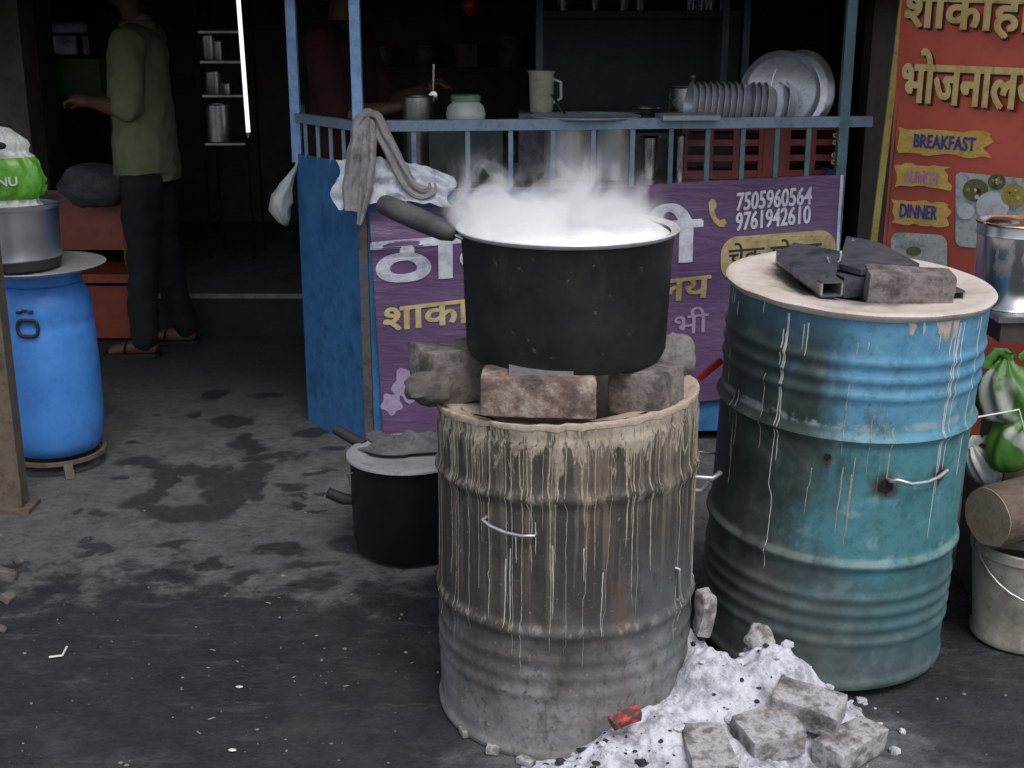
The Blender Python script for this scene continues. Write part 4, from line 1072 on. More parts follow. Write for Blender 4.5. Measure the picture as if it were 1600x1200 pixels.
b = MB(); b.bar(at_y(1330, 377, 3.05), at_y(1376, 394, 3.03), .035, .014); o = b.build('steel_strip', M['metal_edge'], smooth=20); tag(o, 'short pale steel strip on top of the blue stove plates', 'steel strip')
b = MB(); b.box((0, 0, 0), (.10, .09, .045)); o = b.build('steel_block', M['metal_dark'], loc=at_y(1338, 442, 2.83), rot=(0, 0, R(10))); tag(o, 'dark steel block between tube and brick on blue stove', 'steel block')
b = MB(); b.tube([at_y(1292, 402, 2.86), at_y(1296, 412, 2.85), at_y(1304, 414, 2.845), at_y(1312, 408, 2.85), at_y(1314, 398, 2.86)], .004, 8); o = b.build('steel_ring', M['metal_dark']); tag(o, 'small curved steel ring between the two plates on blue stove', 'ring')

# ---------------------------------------------------------------- ash, embers and bricks on the ground
AC = at_z(1110, 1090)
ah = MB()
def ashh(x, y):
    h = 0
    for (cx, cy, r, k) in ((.575, 2.56, .16, .205), (.44, 2.52, .13, .20), (.32, 2.40, .13, .145), (.21, 2.345, .12, .095), (.12, 2.32, .10, .05), (.405, 2.62, .10, .215), (.42, 2.30, .21, .075), (.25, 2.24, .14, .04)):
        d2 = ((x - cx) ** 2 + (y - cy) ** 2) / (r * r)
        h = h + math.exp((k * math.exp(-d2 * 1.3)) * 45) - 1
    h = math.log(1 + h) / 45
    n = mnoise.noise(Vector((x * 9, y * 9, 0))) * .030 + mnoise.noise(Vector((x * 21, y * 21, 4))) * .018 + mnoise.noise(Vector((x * 48, y * 48, 9))) * .009 + mnoise.noise(Vector((x * 100, y * 100, 2))) * .0025
    return max(-.02, h - .018 + n * min(1, h * 18 + .2))
X0, X1, Y0, Y1 = -.05, .98, 1.95, 2.80
ah.grid(lambda u, v: Vector((X0 + (X1 - X0) * u, Y0 + (Y1 - Y0) * v, ashh(X0 + (X1 - X0) * u, Y0 + (Y1 - Y0) * v))), 260, 214)
o = ah.build('ash_heap', M['ash'], smooth=80, merge=False); tag(o, 'pale heap of wood ash spilling between the two drum stoves', 'ash', kind='stuff')
rn = random.Random(5); b = MB()
for i in range(900):
    p = Vector((rn.uniform(.02, .85), rn.uniform(2.0, 2.65), 0)); h = ashh(p.x, p.y)
    if h < .004 or mnoise.noise(Vector((p.x * 7, p.y * 7, 3))) < -.06 or (p - Vector((D1.x, D1.y, 0))).length < .29: continue
    s = .0012 + .009 * rn.random() ** 5
    b.ellipsoid((p.x, p.y, h + s * .3), (s * rn.uniform(.8, 1.6), s, s * .7), 7, 5, amp=.5, freq=1.5, seed=i)
o = b.build('charcoal_bits', M['charcoal'], smooth=0, merge=False); tag(o, 'black charcoal crumbs strewn over the ash', 'charcoal', kind='stuff')
b = MB()
for i in range(330):
    p = Vector((rn.uniform(.0, .9), rn.uniform(1.98, 2.65), 0)); h = ashh(p.x, p.y)
    if h < -.012 or (p - Vector((D1.x, D1.y, 0))).length < .29: continue
    h = max(0, h); s = .002 + .012 * rn.random() ** 4
    b.ellipsoid((p.x, p.y, h + s * .3), (s * rn.uniform(.8, 1.5), s, s * .7), 8, 6, amp=.45, freq=1.5, seed=i + 400)
o = b.build('ash_lumps', M['ash'], smooth=0, merge=False); tag(o, 'white crumbly lumps lying in the ash', 'ash', kind='stuff')
me = brick_mesh((.070, .028, .024), 91, .004, .006, 2, 'ember'); me.materials.append(M['ember'])
p = at_y(978, 1122, 2.345); o = link_mesh('ember', me, None, (p.x, p.y, max(p.z, ashh(p.x, p.y) + .010)), (R(10), R(-10), R(20))); tag(o, 'glowing red ember lying in the ash by the streaked stove', 'ember')
GG = 'ash dusted bricks on the ground'
for i, (x, y_) in enumerate(((.93, 2.80), (.70, 2.74), (.80, 3.10))):
    me = brick_mesh((.17, .10, .05), 80 + i, .006, .003); me.materials.append(M['brick_grey'])
    tag(link_mesh('brick', me, None, (x, y_, .022), (0, 0, R(30 - 50 * i))), ('flat brick under the right foot of the blue stove', 'flat brick under the front foot of the blue stove', 'flat brick under the back of the blue stove')[i], 'brick', 'bricks under the blue stove')
for (px, py, z, sz, rot, sd, lb) in ((1105, 1184, .062, (.088, .15, .072), (R(4), 0, R(4)), 21, 'ashy brick end nearest the viewer at the bottom edge'),
                                     (1199, 1148, .068, (.125, .10, .068), (R(6), R(-4), R(22)), 22, 'pale ash covered brick second from left below the heap'),
                                     (1262, 1104, .105, (.145, .085, .06), (R(10), R(5), R(-28)), 23, 'brick dusted with ash leaning on the heap by blue stove'),
                                     (1328, 1166, .036, (.165, .075, .06), (R(3), R(0), R(40)), 24, 'brown grey brick rightmost of the bricks on the ground')):
    put('brick', brick_mesh(sz, sd, .005, .005, 3), M['brick_ashy'], px, py, z=z, rot=rot, label=lb, cat='brick', group=GG)
put('brick', brick_mesh((.036, .055, .105), 31, .010, .008), M['brick_ashy'], 1100, 958, y=2.60, rot=(R(5), R(4), R(15)), label='grey brick stub standing between the two drum stoves', cat='brick', group=GG)
b = MB(); b.ellipsoid((0, 0, 0), (.030, .03, .035), 20, 14, amp=.3, freq=1.6, seed=12); o = b.build('stone', M['brick_ashy'], loc=at_y(1186, 1000, 2.60)); tag(o, 'pale ash dusted stone against the foot of the blue stove', 'stone')
# chips under the front drum
for i, (px, py, sx, sy) in enumerate(((735, 1142, .045, .03), (770, 1172, .03, .022), (822, 1190, .040, .022))):
    p = at_z(px, py, .008); me = brick_mesh((sx, sy, .016), 40 + i, .003, .003, 1, 'stone_chip'); me.materials.append(M['brick_ashy'])
    tag(link_mesh('stone_chip', me, None, (p.x, p.y, .009), (0, 0, R(20 - 30 * i))), ('leftmost pale chip wedged under the streaked stove', 'middle pale chip wedged under the streaked stove', 'rightmost pale chip wedged under the streaked stove')[i], 'stone chip', 'chips under the streaked stove')
# red stick and wires between the drums
b = MB(); b.bar(at_y(1092, 592, 3.05), at_y(1128, 562, 3.05), .014); o = b.build('red_stick', M['red_plastic']); tag(o, 'short bright red stick between the two drum stoves', 'stick')
b = MB(); b.tube([at_y(1086, 705, 2.95), at_y(1115, 708, 2.95), at_y(1145, 716, 2.95), at_y(1160, 728, 2.95), at_y(1166, 748, 2.95), at_y(1168, 900, 2.95)], .003, 6); o = b.build('loose_wire', M['wire'], smooth=60); tag(o, 'thin bent wire between the two drum stoves', 'wire')

# ---------------------------------------------------------------- black pot with tray lid, left of the front drum
c = at_z(640, 860); BPC = Vector((c.x, c.y + .02, 0))
bp = empty('black_pot', (BPC.x, BPC.y, 0), 'deep black cooking pot on the floor with aluminium lid', 'pot')
b = MB(); b.lathe([(.0, .0), (.12, .002), (.152, .014), (.164, .05), (.167, .15), (.168, .285), (.164, .288), (.16, .28), (.158, .06), (.0, .03)], 64); b.build('pot_body', M['black_pot'], bp)
b = MB(); b.lathe([(.0, .292), (.11, .292), (.135, .302), (.168, .304), (.178, .300), (.1785, .294), (.165, .292), (.13, .288), (.0, .286)], 72); b.build('lid', M['aluminium'], bp)
for (a, z, L) in ((188, .16, .075), (150, .30, .10)):
    d = Vector((math.cos(R(a)), math.sin(R(a)), 0))
    b = MB(); b.tube([d * .155 + Vector((0, 0, z)), d * .19 + Vector((0, 0, z + .005)), d * (.16 + L) + Vector((0, 0, z + .028))], [.014, .017, .016], 10); b.build('handle', M['black_rubber'], bp)
b = MB(); b.tube([Vector((-.166, -.03, .20)), Vector((-.172, -.035, .245)), Vector((-.155, -.07, .262))], .0022, 6); b.build('wire_hook', M['wire'], bp)
# crumpled cloth on the lid
b = MB()
def cl(u, v):
    x = -.13 + .27 * u; y = -.05 + .17 * v
    x2 = x + .02 * math.sin(v * 6); n = mnoise.noise(Vector((x * 14, y * 14, 3))); n2 = mnoise.noise(Vector((x * 30, y * 30, 7)))
    e = min(1, 5 * min(u, 1 - u, v, 1 - v))
    return (Vector((x2 + .02 * n2, y - .03 * math.sin(u * 5), .005 + e * (.008 + .045 * max(0, n) + .016 * abs(n2)))), Vector((0, 0, 1)))
b.sheet(cl, 40, 32, .004)
o = b.build('rag', M['cloth_dark'], loc=(BPC.x - .005, BPC.y + .03, .304), rot=(0, 0, R(-12)), smooth=70); tag(o, 'crumpled dark grey rag lying on the black pot lid', 'cloth')

# ---------------------------------------------------------------- blue barrel, tray, pot and packet at the left
c = at_z(74, 742); BC = Vector((c.x, c.y + .12, 0))
br = empty('plastic_barrel', BC, 'blue plastic barrel with black handle at left edge', 'barrel')
BRR, BZ, BH = .180, .055, .60
br.scale = (.93, .93, 1)
b = MB(); b.lathe([(.0, BZ), (.12, BZ), (.155, BZ + .012), (.172, BZ + .05), (.180, BZ + .12), (.181, BZ + .30), (.176, BZ + .46), (.172, BZ + .475), (.176, BZ + .49), (.170, BZ + .55), (.150, BZ + .59), (.135, BZ + .60), (.0, BZ + .60)], 72); b.build('barrel_body', M['plastic_blue'], br, smooth=50)
b = MB(); b.lathe([(.0, BZ + .60), (.142, BZ + .60), (.146, BZ + .606), (.146, BZ + .634), (.140, BZ + .640), (.0, BZ + .640)], 64); b.build('barrel_lid', M['plastic_blue'], br, smooth=40)
pts = []
for q in [i * 2 * math.pi / 24 for i in range(25)]:
    a = -math.pi / 2 + R(2) + .20 * math.cos(q) * (1 if True else 0); z = BZ + .475 + .034 * math.sin(q) * (1 + .2 * math.cos(2 * q))
    pts.append(Vector(((.183) * math.cos(a), (.183) * math.sin(a), z)))
b = MB(); b.tube(pts, .0065, 8, caps=False); b.build('handle', M['black_rubber'], br, smooth=60)
b = MB()
for (da, dz) in ((-.12, .052), (0, .058), (.12, .054)): b.tube([Vector((.176 * math.cos(-math.pi / 2 + da + k * .05), .178 * math.sin(-math.pi / 2 + da + k * .05), BZ + .475 + dz)) for k in (-1, 0, 1)], .005, 6)
b.build('handle_lug', M['black_rubber'], br, smooth=60)
st = empty('barrel_stand', BC, 'low iron ring stand carrying the blue plastic barrel', 'stand')
b = MB(); b.lathe([(.15, .042), (.165, .042), (.165, .054), (.15, .054), (.15, .042)], 48); b.build('ring', M['rust_post'], st)
for a in (-60, 60, 180, -130):
    d = Vector((math.cos(R(a)), math.sin(R(a)), 0)); b = MB(); b.bar(d * .165 + Vector((0, 0, .048)), d * .185 + Vector((0, 0, .0)), .03, .008); b.build('leg', M['rust_post'], st)
TC = BC + Vector((-.005, -.01, BZ + .641))
tr = empty('tray', TC, 'round aluminium tray on top of the blue barrel', 'tray')
b = MB(); b.lathe([(.0, .0), (.17, .0), (.20, .012), (.225, .018), (.228, .021), (.222, .023), (.198, .017), (.168, .005), (.0, .005)], 80); b.build('tray_plate', M['aluminium'], tr)
PC = at_y(22, 400, TC.y - .02); PC = Vector((PC.x, TC.y - .005, TC.z + .006))
lp = empty('aluminium_pot', PC, 'aluminium pot with blackened base standing on the tray', 'pot')
b = MB(); b.lathe([(.0, .0), (.125, .0), (.142, .010), (.148, .04), (.150, .15), (.153, .205), (.176, .222), (.178, .225), (.173, .227), (.150, .212), (.145, .15), (.14, .02), (.0, .01)], 72); b.build('pot_body', M['pot_left'], lp)
# printed packet in the pot
pk = at_y(14, 235, PC.y); KC = Vector((PC.x - .01, PC.y - .01, PC.z + .20))
pb = empty('snack_packet', KC, 'shiny green and white packet sticking out of aluminium pot', 'packet')
b = MB()
def crump(z, seed):
    return lambda p, a: p + Vector((math.cos(a), math.sin(a), 0)) * (.034 * (.3 - abs(mnoise.noise(Vector((math.cos(a) * 2.2, math.sin(a) * 2.2, p.z * 12 + seed))))) + .016 * (.3 - abs(mnoise.noise(Vector((math.cos(a) * 6, math.sin(a) * 6, p.z * 30 + seed))))))
M['packet_green'] = pm('packet_green', [(.07, .25, .02), (.12, .38, .035), (.09, .30, .025)], .34, 0, 7, .2, 25, .006)
M['packet_white'] = pm('packet_white', [(.50, .53, .48), (.68, .70, .66)], .35, 0, 9, .2, 25, .006)
b.lathe([(.11, .036), (.124, .045), (.130, .06), (.131, .08), (.132, .10), (.130, .12), (.126, .14), (.118, .155), (.10, .172)], 80, warp=crump(0, 1), M=Matrix.Diagonal((1, .62, 1, 1))); b.build('green_panel', M['packet_green'], pb, smooth=60)
b = MB(); b.lathe([(.10, .172), (.085, .185), (.080, .195), (.086, .21), (.080, .225), (.06, .24), (.03, .262), (.001, .268)], 80, warp=crump(0, 1), M=Matrix.Diagonal((1, .62, 1, 1))); b.build('top_fold', M['packet_white'], pb, smooth=60)
b = MB(); b.lathe([(.001, -.15), (.09, -.15), (.10, -.02), (.118, .012), (.108, .025), (.11, .036)], 80, warp=crump(0, 1), M=Matrix.Diagonal((1, .62, 1, 1))); b.build('bottom_fold', M['packet_white'], pb, smooth=60)
b = MB(); b.lathe([(.128, -.018), (.136, -.006), (.126, .008), (.10, .012), (.001, .012)], 48, warp=lambda p, a: p + Vector((0, 0, .012 * mnoise.noise(Vector((math.cos(a) * 3, math.sin(a) * 3, 4))))), M=Matrix.Diagonal((1, .8, 1, 1))); b.build('paper_collar', M['cream'], pb, smooth=60)
def pk_surf(s, z, off=0):
    a = -math.pi / 2 + s / .13
    r = .130 + .018
    return KC + Vector((r * math.cos(a), .62 * r * math.sin(a) - off, z))
lay_text('packet_lettering', 'ENU', (-.005, .085), (.072, .089), .028, pk_surf, M['banner_white'], pb, KC, .02)
b = MB(); b.ellipsoid((.035, -.087, .215), (.022, .010, .012), 12, 8); b.build('dark_eyelet', M['black_rubber'], pb)

# rubble at the left edge, litter
for i, (px, py, s) in enumerate(((8, 905, .036), (28, 880, .018), (14, 938, .022), (5, 985, .016))):
    p = at_z(px, py); b = MB(); me = brick_mesh((s * 1.7, s * 1.2, s * .9), 50 + i, s * .22, s * .35, 2, 'rubble_lump'); me.materials.append(M['rubble'])
    o = link_mesh('rubble_lump', me, None, (p.x, p.y, s * .3), (R(12 * i), R(8), R(40 * i))); tag(o, ('largest brown rubble lump at the left edge by rusty post', 'small rubble lump nearest the rusty post foot', 'rubble lump just in front of the largest one at left', 'rubble lump lowest at the left edge')[i], 'rubble', 'rubble at the left edge')
p = at_z(98, 1030); b = MB(); b.tube([(0, .0, 0), (-.004, .045, 0)], .0028, 6); b.tube([(0, 0, 0), (-.030, -.008, 0)], .0028, 6); o = b.build('bent_straw', M['litter'], loc=(p.x, p.y, .010)); tag(o, 'bent white straw lying on the dark road at left', 'straw')
for i, (px, py, s) in enumerate(((374, 1077, .006), (363, 1176, .006))):
    p = at_z(px, py); b = MB(); b.ellipsoid((0, 0, s * .4), (s * 1.4, s * .8, s * .5), 10, 6, amp=.4, seed=70 + i); o = b.build('paper_scrap', M['litter'], loc=(p.x, p.y, .004)); tag(o, ('tiny white scrap on the road, upper of the two in the middle', 'tiny white scrap on the road near the bottom edge')[i], 'scrap', 'white scraps on the road')
b = MB(); rn = random.Random(77)
for i in range(260):
    px = rn.uniform(0, 1600); py = rn.uniform(760, 1200); p = at_z(px, py); s = .001 + .004 * rn.random() ** 3
    b.ellipsoid((p.x, p.y, gh(p.x, p.y) + s * .3), (s * rn.uniform(.8, 1.6), s, s * .6), 6, 4, amp=.4, seed=i)
f = MB()
for i in range(84):
    px = rn.uniform(0, 1600) if i % 2 else rn.uniform(250, 650); py = rn.uniform(880, 1200) if i % 2 else rn.uniform(980, 1200); p = at_z(px, py); s = .0008 + .0035 * rn.random() ** 4; a = rn.uniform(0, 3.14)
    q = Vector((math.cos(a), math.sin(a), 0)) * s * rn.uniform(1, 3.5); r_ = Vector((-math.sin(a), math.cos(a), 0)) * s * .7; c0 = Vector((p.x, p.y, gh(p.x, p.y) + .0015))
    f.add([c0 - q - r_, c0 + q - r_ * .6, c0 + q * .8 + r_, c0 - q * .9 + r_ * .7] + [c0 + Vector((0, 0, .0012 + s * .2))], [(0, 1, 4), (1, 2, 4), (2, 3, 4), (3, 0, 4)])
ff = f.build('litter_flecks', M['stone_grey'], smooth=0, merge=False); tag(ff, 'tiny pale flecks trodden into the dark road', 'litter', kind='stuff')
o = b.build('grit', M['stone_grey'], smooth=0, merge=False); tag(o, 'fine grit scattered over the dark road', 'grit', kind='stuff')
# ---------------------------------------------------------------- cloths and bags on the counter
def crk(seed, k=.35, n=5):
    return lambda a, t: 1 + k * math.sin(n * a + 4 * mnoise.noise(Vector((t * 3, seed, 0)))) * .5 + k * mnoise.noise(Vector((math.cos(a) * 2.5, math.sin(a) * 2.5, t * 5 + seed)))
rc = fr(.06, RAIL)
rg = empty('hanging_rag', rc, 'grey twisted rag hanging over the corner of the counter rail', 'cloth')
yf = 4.29
def cp(px, py, y=yf): return at_y(px, py, y) - rc
def cloth_strip(name, pts, ws, folds, seed, amp=.012):
    """hanging strip of cloth with lengthwise pleats"""
    P = [Vector(p) for p in pts]; m = len(P)
    def at(v):
        q = v * (m - 1); i = min(int(q), m - 2); t = q - i
        p0, p1, p2, p3 = P[max(i - 1, 0)], P[i], P[i + 1], P[min(i + 2, m - 1)]
        return .5 * ((2 * p1) + (p2 - p0) * t + (2 * p0 - 5 * p1 + 4 * p2 - p3) * t * t + (3 * p1 - p0 - 3 * p2 + p3) * t ** 3), ws[i] + (ws[i + 1] - ws[i]) * t
    def fn(u, v):
        c, w = at(v); d = (at(min(1, v + .01))[0] - at(max(0, v - .01))[0]).normalized()
        side = d.cross(Vector((0, -1, 0))).normalized(); nrm = side.cross(d).normalized()
        if nrm.y > 0: nrm = -nrm
        ph = u * folds * 2 * math.pi + 1.4 * mnoise.noise(Vector((v * 3, seed, u)))
        z = amp * math.sin(ph) + amp * .5 * mnoise.noise(Vector((u * 6, v * 9, seed)))
        return c + side * ((u - .5) * w + .004 * mnoise.noise(Vector((v * 8, seed, 2)))) + nrm * (z - .03 * (2 * u - 1) ** 2 * (w / .08)), nrm
    b = MB(); b.sheet(fn, 40, 44, .0025); return b.build(name, M['cloth_rag'], rg, smooth=80)
cloth_strip('front_tail', [cp(590, 192, 4.42), cp(576, 183, 4.36), cp(564, 196, 4.315), cp(560, 228), cp(555, 265), cp(551, 300), cp(550, 330)], [.03, .05, .065, .072, .078, .076, .06], 1.5, 1, .009)
cloth_strip('middle_tail', [cp(586, 190, 4.40), cp(578, 186, 4.35), cp(577, 204, 4.30), cp(576, 245, 4.265), cp(571, 295, 4.265), cp(561, 352, 4.265)], [.025, .035, .044, .048, .046, .016], 1.1, 5, .008)
cloth_strip('right_tail', [cp(572, 190, 4.40), cp(584, 185, 4.35), cp(594, 203, 4.30), cp(610, 235), cp(624, 264), cp(640, 290), cp(658, 302), cp(674, 296, 4.30), cp(674, 284, 4.33)], [.03, .045, .05, .05, .052, .052, .05, .04, .02], 1.3, 9, .008)
b = MB()
def wc(u, v):
    q = at_y(524 + 182 * u + 8 * math.sin(v * 7), 250 + 78 * v - 14 * math.sin(u * 3.1) + 26 * u * (1 - v), 4.325 - .02 * v)
    n = mnoise.noise(Vector((u * 5, v * 4, 1))); n2 = mnoise.noise(Vector((u * 12, v * 9, 4)))
    q.y += -.020 * n - .010 * n2; q.z += .012 * n2
    return (q, Vector((0, -1, 0)))
b.sheet(wc, 44, 18, .003); q0 = at_y(600, 280, 4.32); b.v = [p - q0 for p in b.v]
o = b.build('white_cloth', M['cloth_white'], loc=q0, smooth=80); tag(o, 'pale crumpled cloth draped behind the grey rag on counter', 'cloth')
c = at_y(440, 312, 4.72)
pbg = empty('plastic_bag', c, 'dirty white plastic bag hanging from the counter post', 'bag')
b = MB()
b.tube([at_y(px, py, 4.72) - c for (px, py) in ((462, 262), (455, 275), (447, 292), (440, 310), (438, 326), (444, 342), (448, 352))], [.006, .016, .034, .050, .052, .036, .010], 26, ry=[.006, .012, .026, .036, .038, .024, .008], crinkle=crk(14, .3, 4)); b.build('bag_body', M['bag_white'], pbg, smooth=80)
b = MB(); b.tube([at_y(px, py, 4.72) - c for (px, py) in ((464, 240), (465, 252), (461, 264))], .005, 8); b.build('bag_handle', M['bag_white'], pbg, smooth=60)

# ---------------------------------------------------------------- vessels on the counter
ZT = TOP + .001
def vessel(name, px, y, r, h, label, cat, mat='steel', lid=None, rim=.004, z=ZT, group=None, taper=1.0, n=48):
    p = at_y(px, 250, y); o = empty(name, (p.x, y, z), label, cat, group)
    b = MB(); r0 = r * taper
    b.lathe([(.0, .0), (r0 * .94, .0), (r0, .006), (r, h - .004), (r + rim, h), (r + rim * .6, h + .003), (r - .003, h - .003), (r0 - .004, .008), (.0, .006)], n); b.build('body', M[mat], o, smooth=40)
    if lid:
        b = MB(); b.lathe([(.0, h + .018), (r * .5, h + .016), (r * .95, h + .006), (r + rim + .003, h + .006), (r + rim + .003, h + .002), (.0, h + .002)], n); b.build('lid', M[lid], o, smooth=40)
        b = MB(); b.lathe([(.006, h + .017), (.008, h + .03), (.014, h + .034), (.012, h + .042), (.0, h + .043)], 16); b.build('knob', M[lid], o)
    return o
GV = 'steel vessels standing on the counter'
vessel('canister', 888, 4.68, .088, .20, 'bright steel canister behind the rail, left of the pair', 'canister', 'steel_pale', group=GV)
vessel('canister', 957, 4.66, .064, .19, 'steel canister behind the rail, right of the pair', 'canister', 'steel_pale', group=GV)
vessel('steel_jug', 1015, 4.66, .026, .15, 'slim steel tumbler with flared mouth beside the canisters', 'tumbler', rim=.014, taper=.8)
vessel('steel_jug', 1063, 4.62, .014, .16, 'narrow shiny steel cup just left of the red crate', 'tumbler', rim=.006, taper=.9)
vessel('cooking_pot', 1078, 5.08, .098, .165, 'steel cooking pot with dark lid behind the bowls', 'pot', lid='metal_dark', z=1.085)
vessel('dark_bowl', 1006, 5.0, .055, .06, 'small dark metal bowl left of the lidded pot', 'bowl', 'steel_old', z=1.115, taper=.7)
vessel('steel_drum', 655, 5.05, .060, .27, 'tall dull steel canister at the dim left end of counter', 'canister', 'steel_old')
b = MB(); b.box((0, 0, 0), (.50, .26, .138)); p = at_y(1020, 200, 5.05)
o = b.build('stove_box', M['metal_dark'], loc=(p.x + .05, 5.07, ZT + .069)); tag(o, 'dark steel stove box behind the canisters', 'stove box')
# flat lids and trays lying on rail height
def tray_disc(px, py, y, r, label, mat='grey_paint', sx=1.0):
    p = at_y(px, py, y); o = empty('metal_dish', p, label, 'dish', 'flat dishes over the canisters')
    b = MB(); b.lathe([(.0, .0), (r, .0), (r + .006, .006), (r + .004, .009), (r - .004, .005), (.0, .004)], 48, M=Matrix.Diagonal((sx, 1, 1, 1))); b.build('plate', M[mat], o)
    return o
tray_disc(915, 184, 4.56, .150, 'wide grey metal dish resting over the canisters at the rail', sx=1.25)
tray_disc(945, 176, 4.80, .12, 'shiny steel dish lying behind the wide grey metal dish', 'steel_old', 1.3)
b = MB(); b.box((0, 0, 0), (.20, .13, .016)); p = at_y(1074, 182, 4.50); o = b.build('flat_tray', M['grey_paint'], loc=p, rot=(0, 0, R(6))); tag(o, 'small rectangular grey tray lying on the rail', 'tray')
b = MB(); b.box((0, 0, 0), (.16, .1, .006)); p = at_y(985, 192, 4.55); o = b.build('flat_tray', M['steel_old'], loc=p, rot=(R(6), R(4), R(6))); tag(o, 'thin tilted steel sheet overlapping the rail beside the grey tray', 'tray')
# jar with green lid
p = at_y(728, 188, 4.62)
o = empty('plastic_jar', (p.x, 4.62, 1.135), 'milky plastic jar with green screw lid on the rail shelf', 'jar')
b = MB(); b.lathe([(.0, .0), (.055, .0), (.066, .010), (.070, .045), (.064, .072), (.050, .084), (.048, .09), (.0, .09)], 40); b.build('jar_body', M['jar'], o, smooth=50)
b = MB(); b.lathe([(.0, .112), (.048, .112), (.052, .108), (.052, .090), (.0, .090)], 40); b.build('lid', M['green_lid'], o)
b = MB(); b.box((0, 0, 0), (.26, .2, .188)); oo = b.build('storage_box', M['teal_dark'], loc=(p.x, 4.68, ZT + .094)); tag(oo, 'dark box under the jar with green lid', 'box')
# cream beaker and ladle
p = at_y(846, 150, 4.92)
o = empty('measuring_beaker', (p.x, 4.92, 1.165), 'cream coloured beaker standing among dark pots', 'beaker')
b = MB(); b.lathe([(.0, .0), (.040, .0), (.043, .005), (.047, .14), (.054, .15), (.045, .148), (.038, .01), (.0, .008)], 36); b.build('body', M['cream'], o)
b = MB(); b.tube([(.045, 0, .12), (.072, 0, .11), (.074, 0, .05), (.044, 0, .035)], .006, 8); b.build('handle', M['cream'], o, smooth=60)
b = MB(); b.box((0, 0, 0), (.17, .17, .218)); oo = b.build('storage_tin', M['metal_dark'], loc=(p.x, 4.95, ZT + .109)); tag(oo, 'dark square tin under the cream beaker', 'tin')
q0, q1 = at_y(862, 148, 4.70), at_y(884, 180, 4.64)
b = MB(); b.bar(q0, q1, .012, .004); oo = b.build('spatula', M['steel_old']); tag(oo, 'steel spatula handle slanting behind the rail', 'spatula')
# red crate with plates
p0 = at_y(1172, 240, 4.66); p1 = at_y(1310, 240, 4.70)
CW = .53; CX = (at_y(1062, 240, 4.66).x + at_y(1310, 240, 4.66).x) / 2; CW = at_y(1310, 240, 4.66).x - at_y(1062, 240, 4.66).x
cr = empty('plastic_crate', (CX, 4.84, ZT), 'dark red slotted plastic crate holding plates on the counter', 'crate', rot=(0, 0, R(3)))
CDp, CHt = .34, .215
b = MB(); b.box((0, 0, .006), (CW, CDp, .012)); b.build('base', M['crate_red'], cr)
for (nm, y) in (('front_wall', -CDp / 2), ('back_wall', CDp / 2)):
    w = b = MB()
    for k in range(4): b.box((0, y, .02 + k * .055), (CW, .012, .022))
    b.box((0, y, CHt - .012), (CW + .02, .022, .024))
    for k in range(7): b.box((-CW / 2 + .006 + k * (CW - .012) / 6, y, CHt / 2 - .01), (.022, .015, CHt - .03))
    b.build(nm, M['crate_red'], cr, smooth=20)
b = MB(); b.box((CW * .08, -CDp / 2 - .004, .11), (CW * .14, .012, .18)); b.build('plain_panel', M['crate_red'], cr)
for x in (-CW / 2, CW / 2):
    b = MB(); b.box((x, 0, CHt / 2), (.012, CDp - .02, CHt - .02)); b.build('end_wall', M['crate_red'], cr)
b = MB()
for k, z in enumerate((.06, .085, .13, .155)): b.lathe([(.004, 0), (.009, 0), (.009, .003), (.004, .003), (.004, 0)], 16, M=Matrix.Translation((CW * .46, -CDp / 2 - .012, z)) @ Matrix.Rotation(R(90), 4, 'X'))
b.build('worn_emblem', M['banner_gold'], cr)
bowl = MB(); bowl.lathe([(.0, .0), (.055, .0), (.064, .006), (.082, .036), (.085, .038), (.082, .040), (.062, .012), (.053, .006), (.0, .006)], 40)
bme = bowl.mesh('bowl', 40); bme.materials.append(M['steel_pale'])
ORD = 'first second third fourth fifth sixth seventh eighth ninth tenth eleventh twelfth thirteenth fourteenth'.split()
for i in range(14):
    x = -CW / 2 + .075 + i * .023 + (.02 if i > 8 else 0) + (.03 if i > 11 else 0)
    w = cr.location + Matrix.Rotation(R(3), 3, 'Z') @ Vector((x, -.06, 0))
    o = link_mesh('steel_bowl', bme, None, (w.x, w.y, 1.118 + .09 - .012), (0, R(-84), R(3)))
    tag(o, '%s steel bowl from the left in the row standing in red crate' % ORD[i], 'bowl', 'row of nested steel bowls')
th = MB(); th.lathe([(.0, .0), (.132, .0), (.143, .006), (.152, .018), (.156, .020), (.152, .022), (.140, .010), (.130, .004), (.0, .004)], 64)
tme = th.mesh('thali', 40); tme.materials.append(M['thali_steel'])
for (px, py, y, yaw, lb) in ((1220, 143, 4.80, -14, 'large steel plate standing upright, front left of the two'), (1250, 141, 4.87, 24, 'large steel plate standing upright behind, right of the two')):
    q = at_y(px, py, y); o = link_mesh('steel_plate', tme, None, q, (R(84), 0, R(yaw))); o.scale = (.93, .93, 1); tag(o, lb, 'plate', 'large upright steel plates')
for (px, y) in ((1243, 4.72), (1272, 4.73)):
    pass
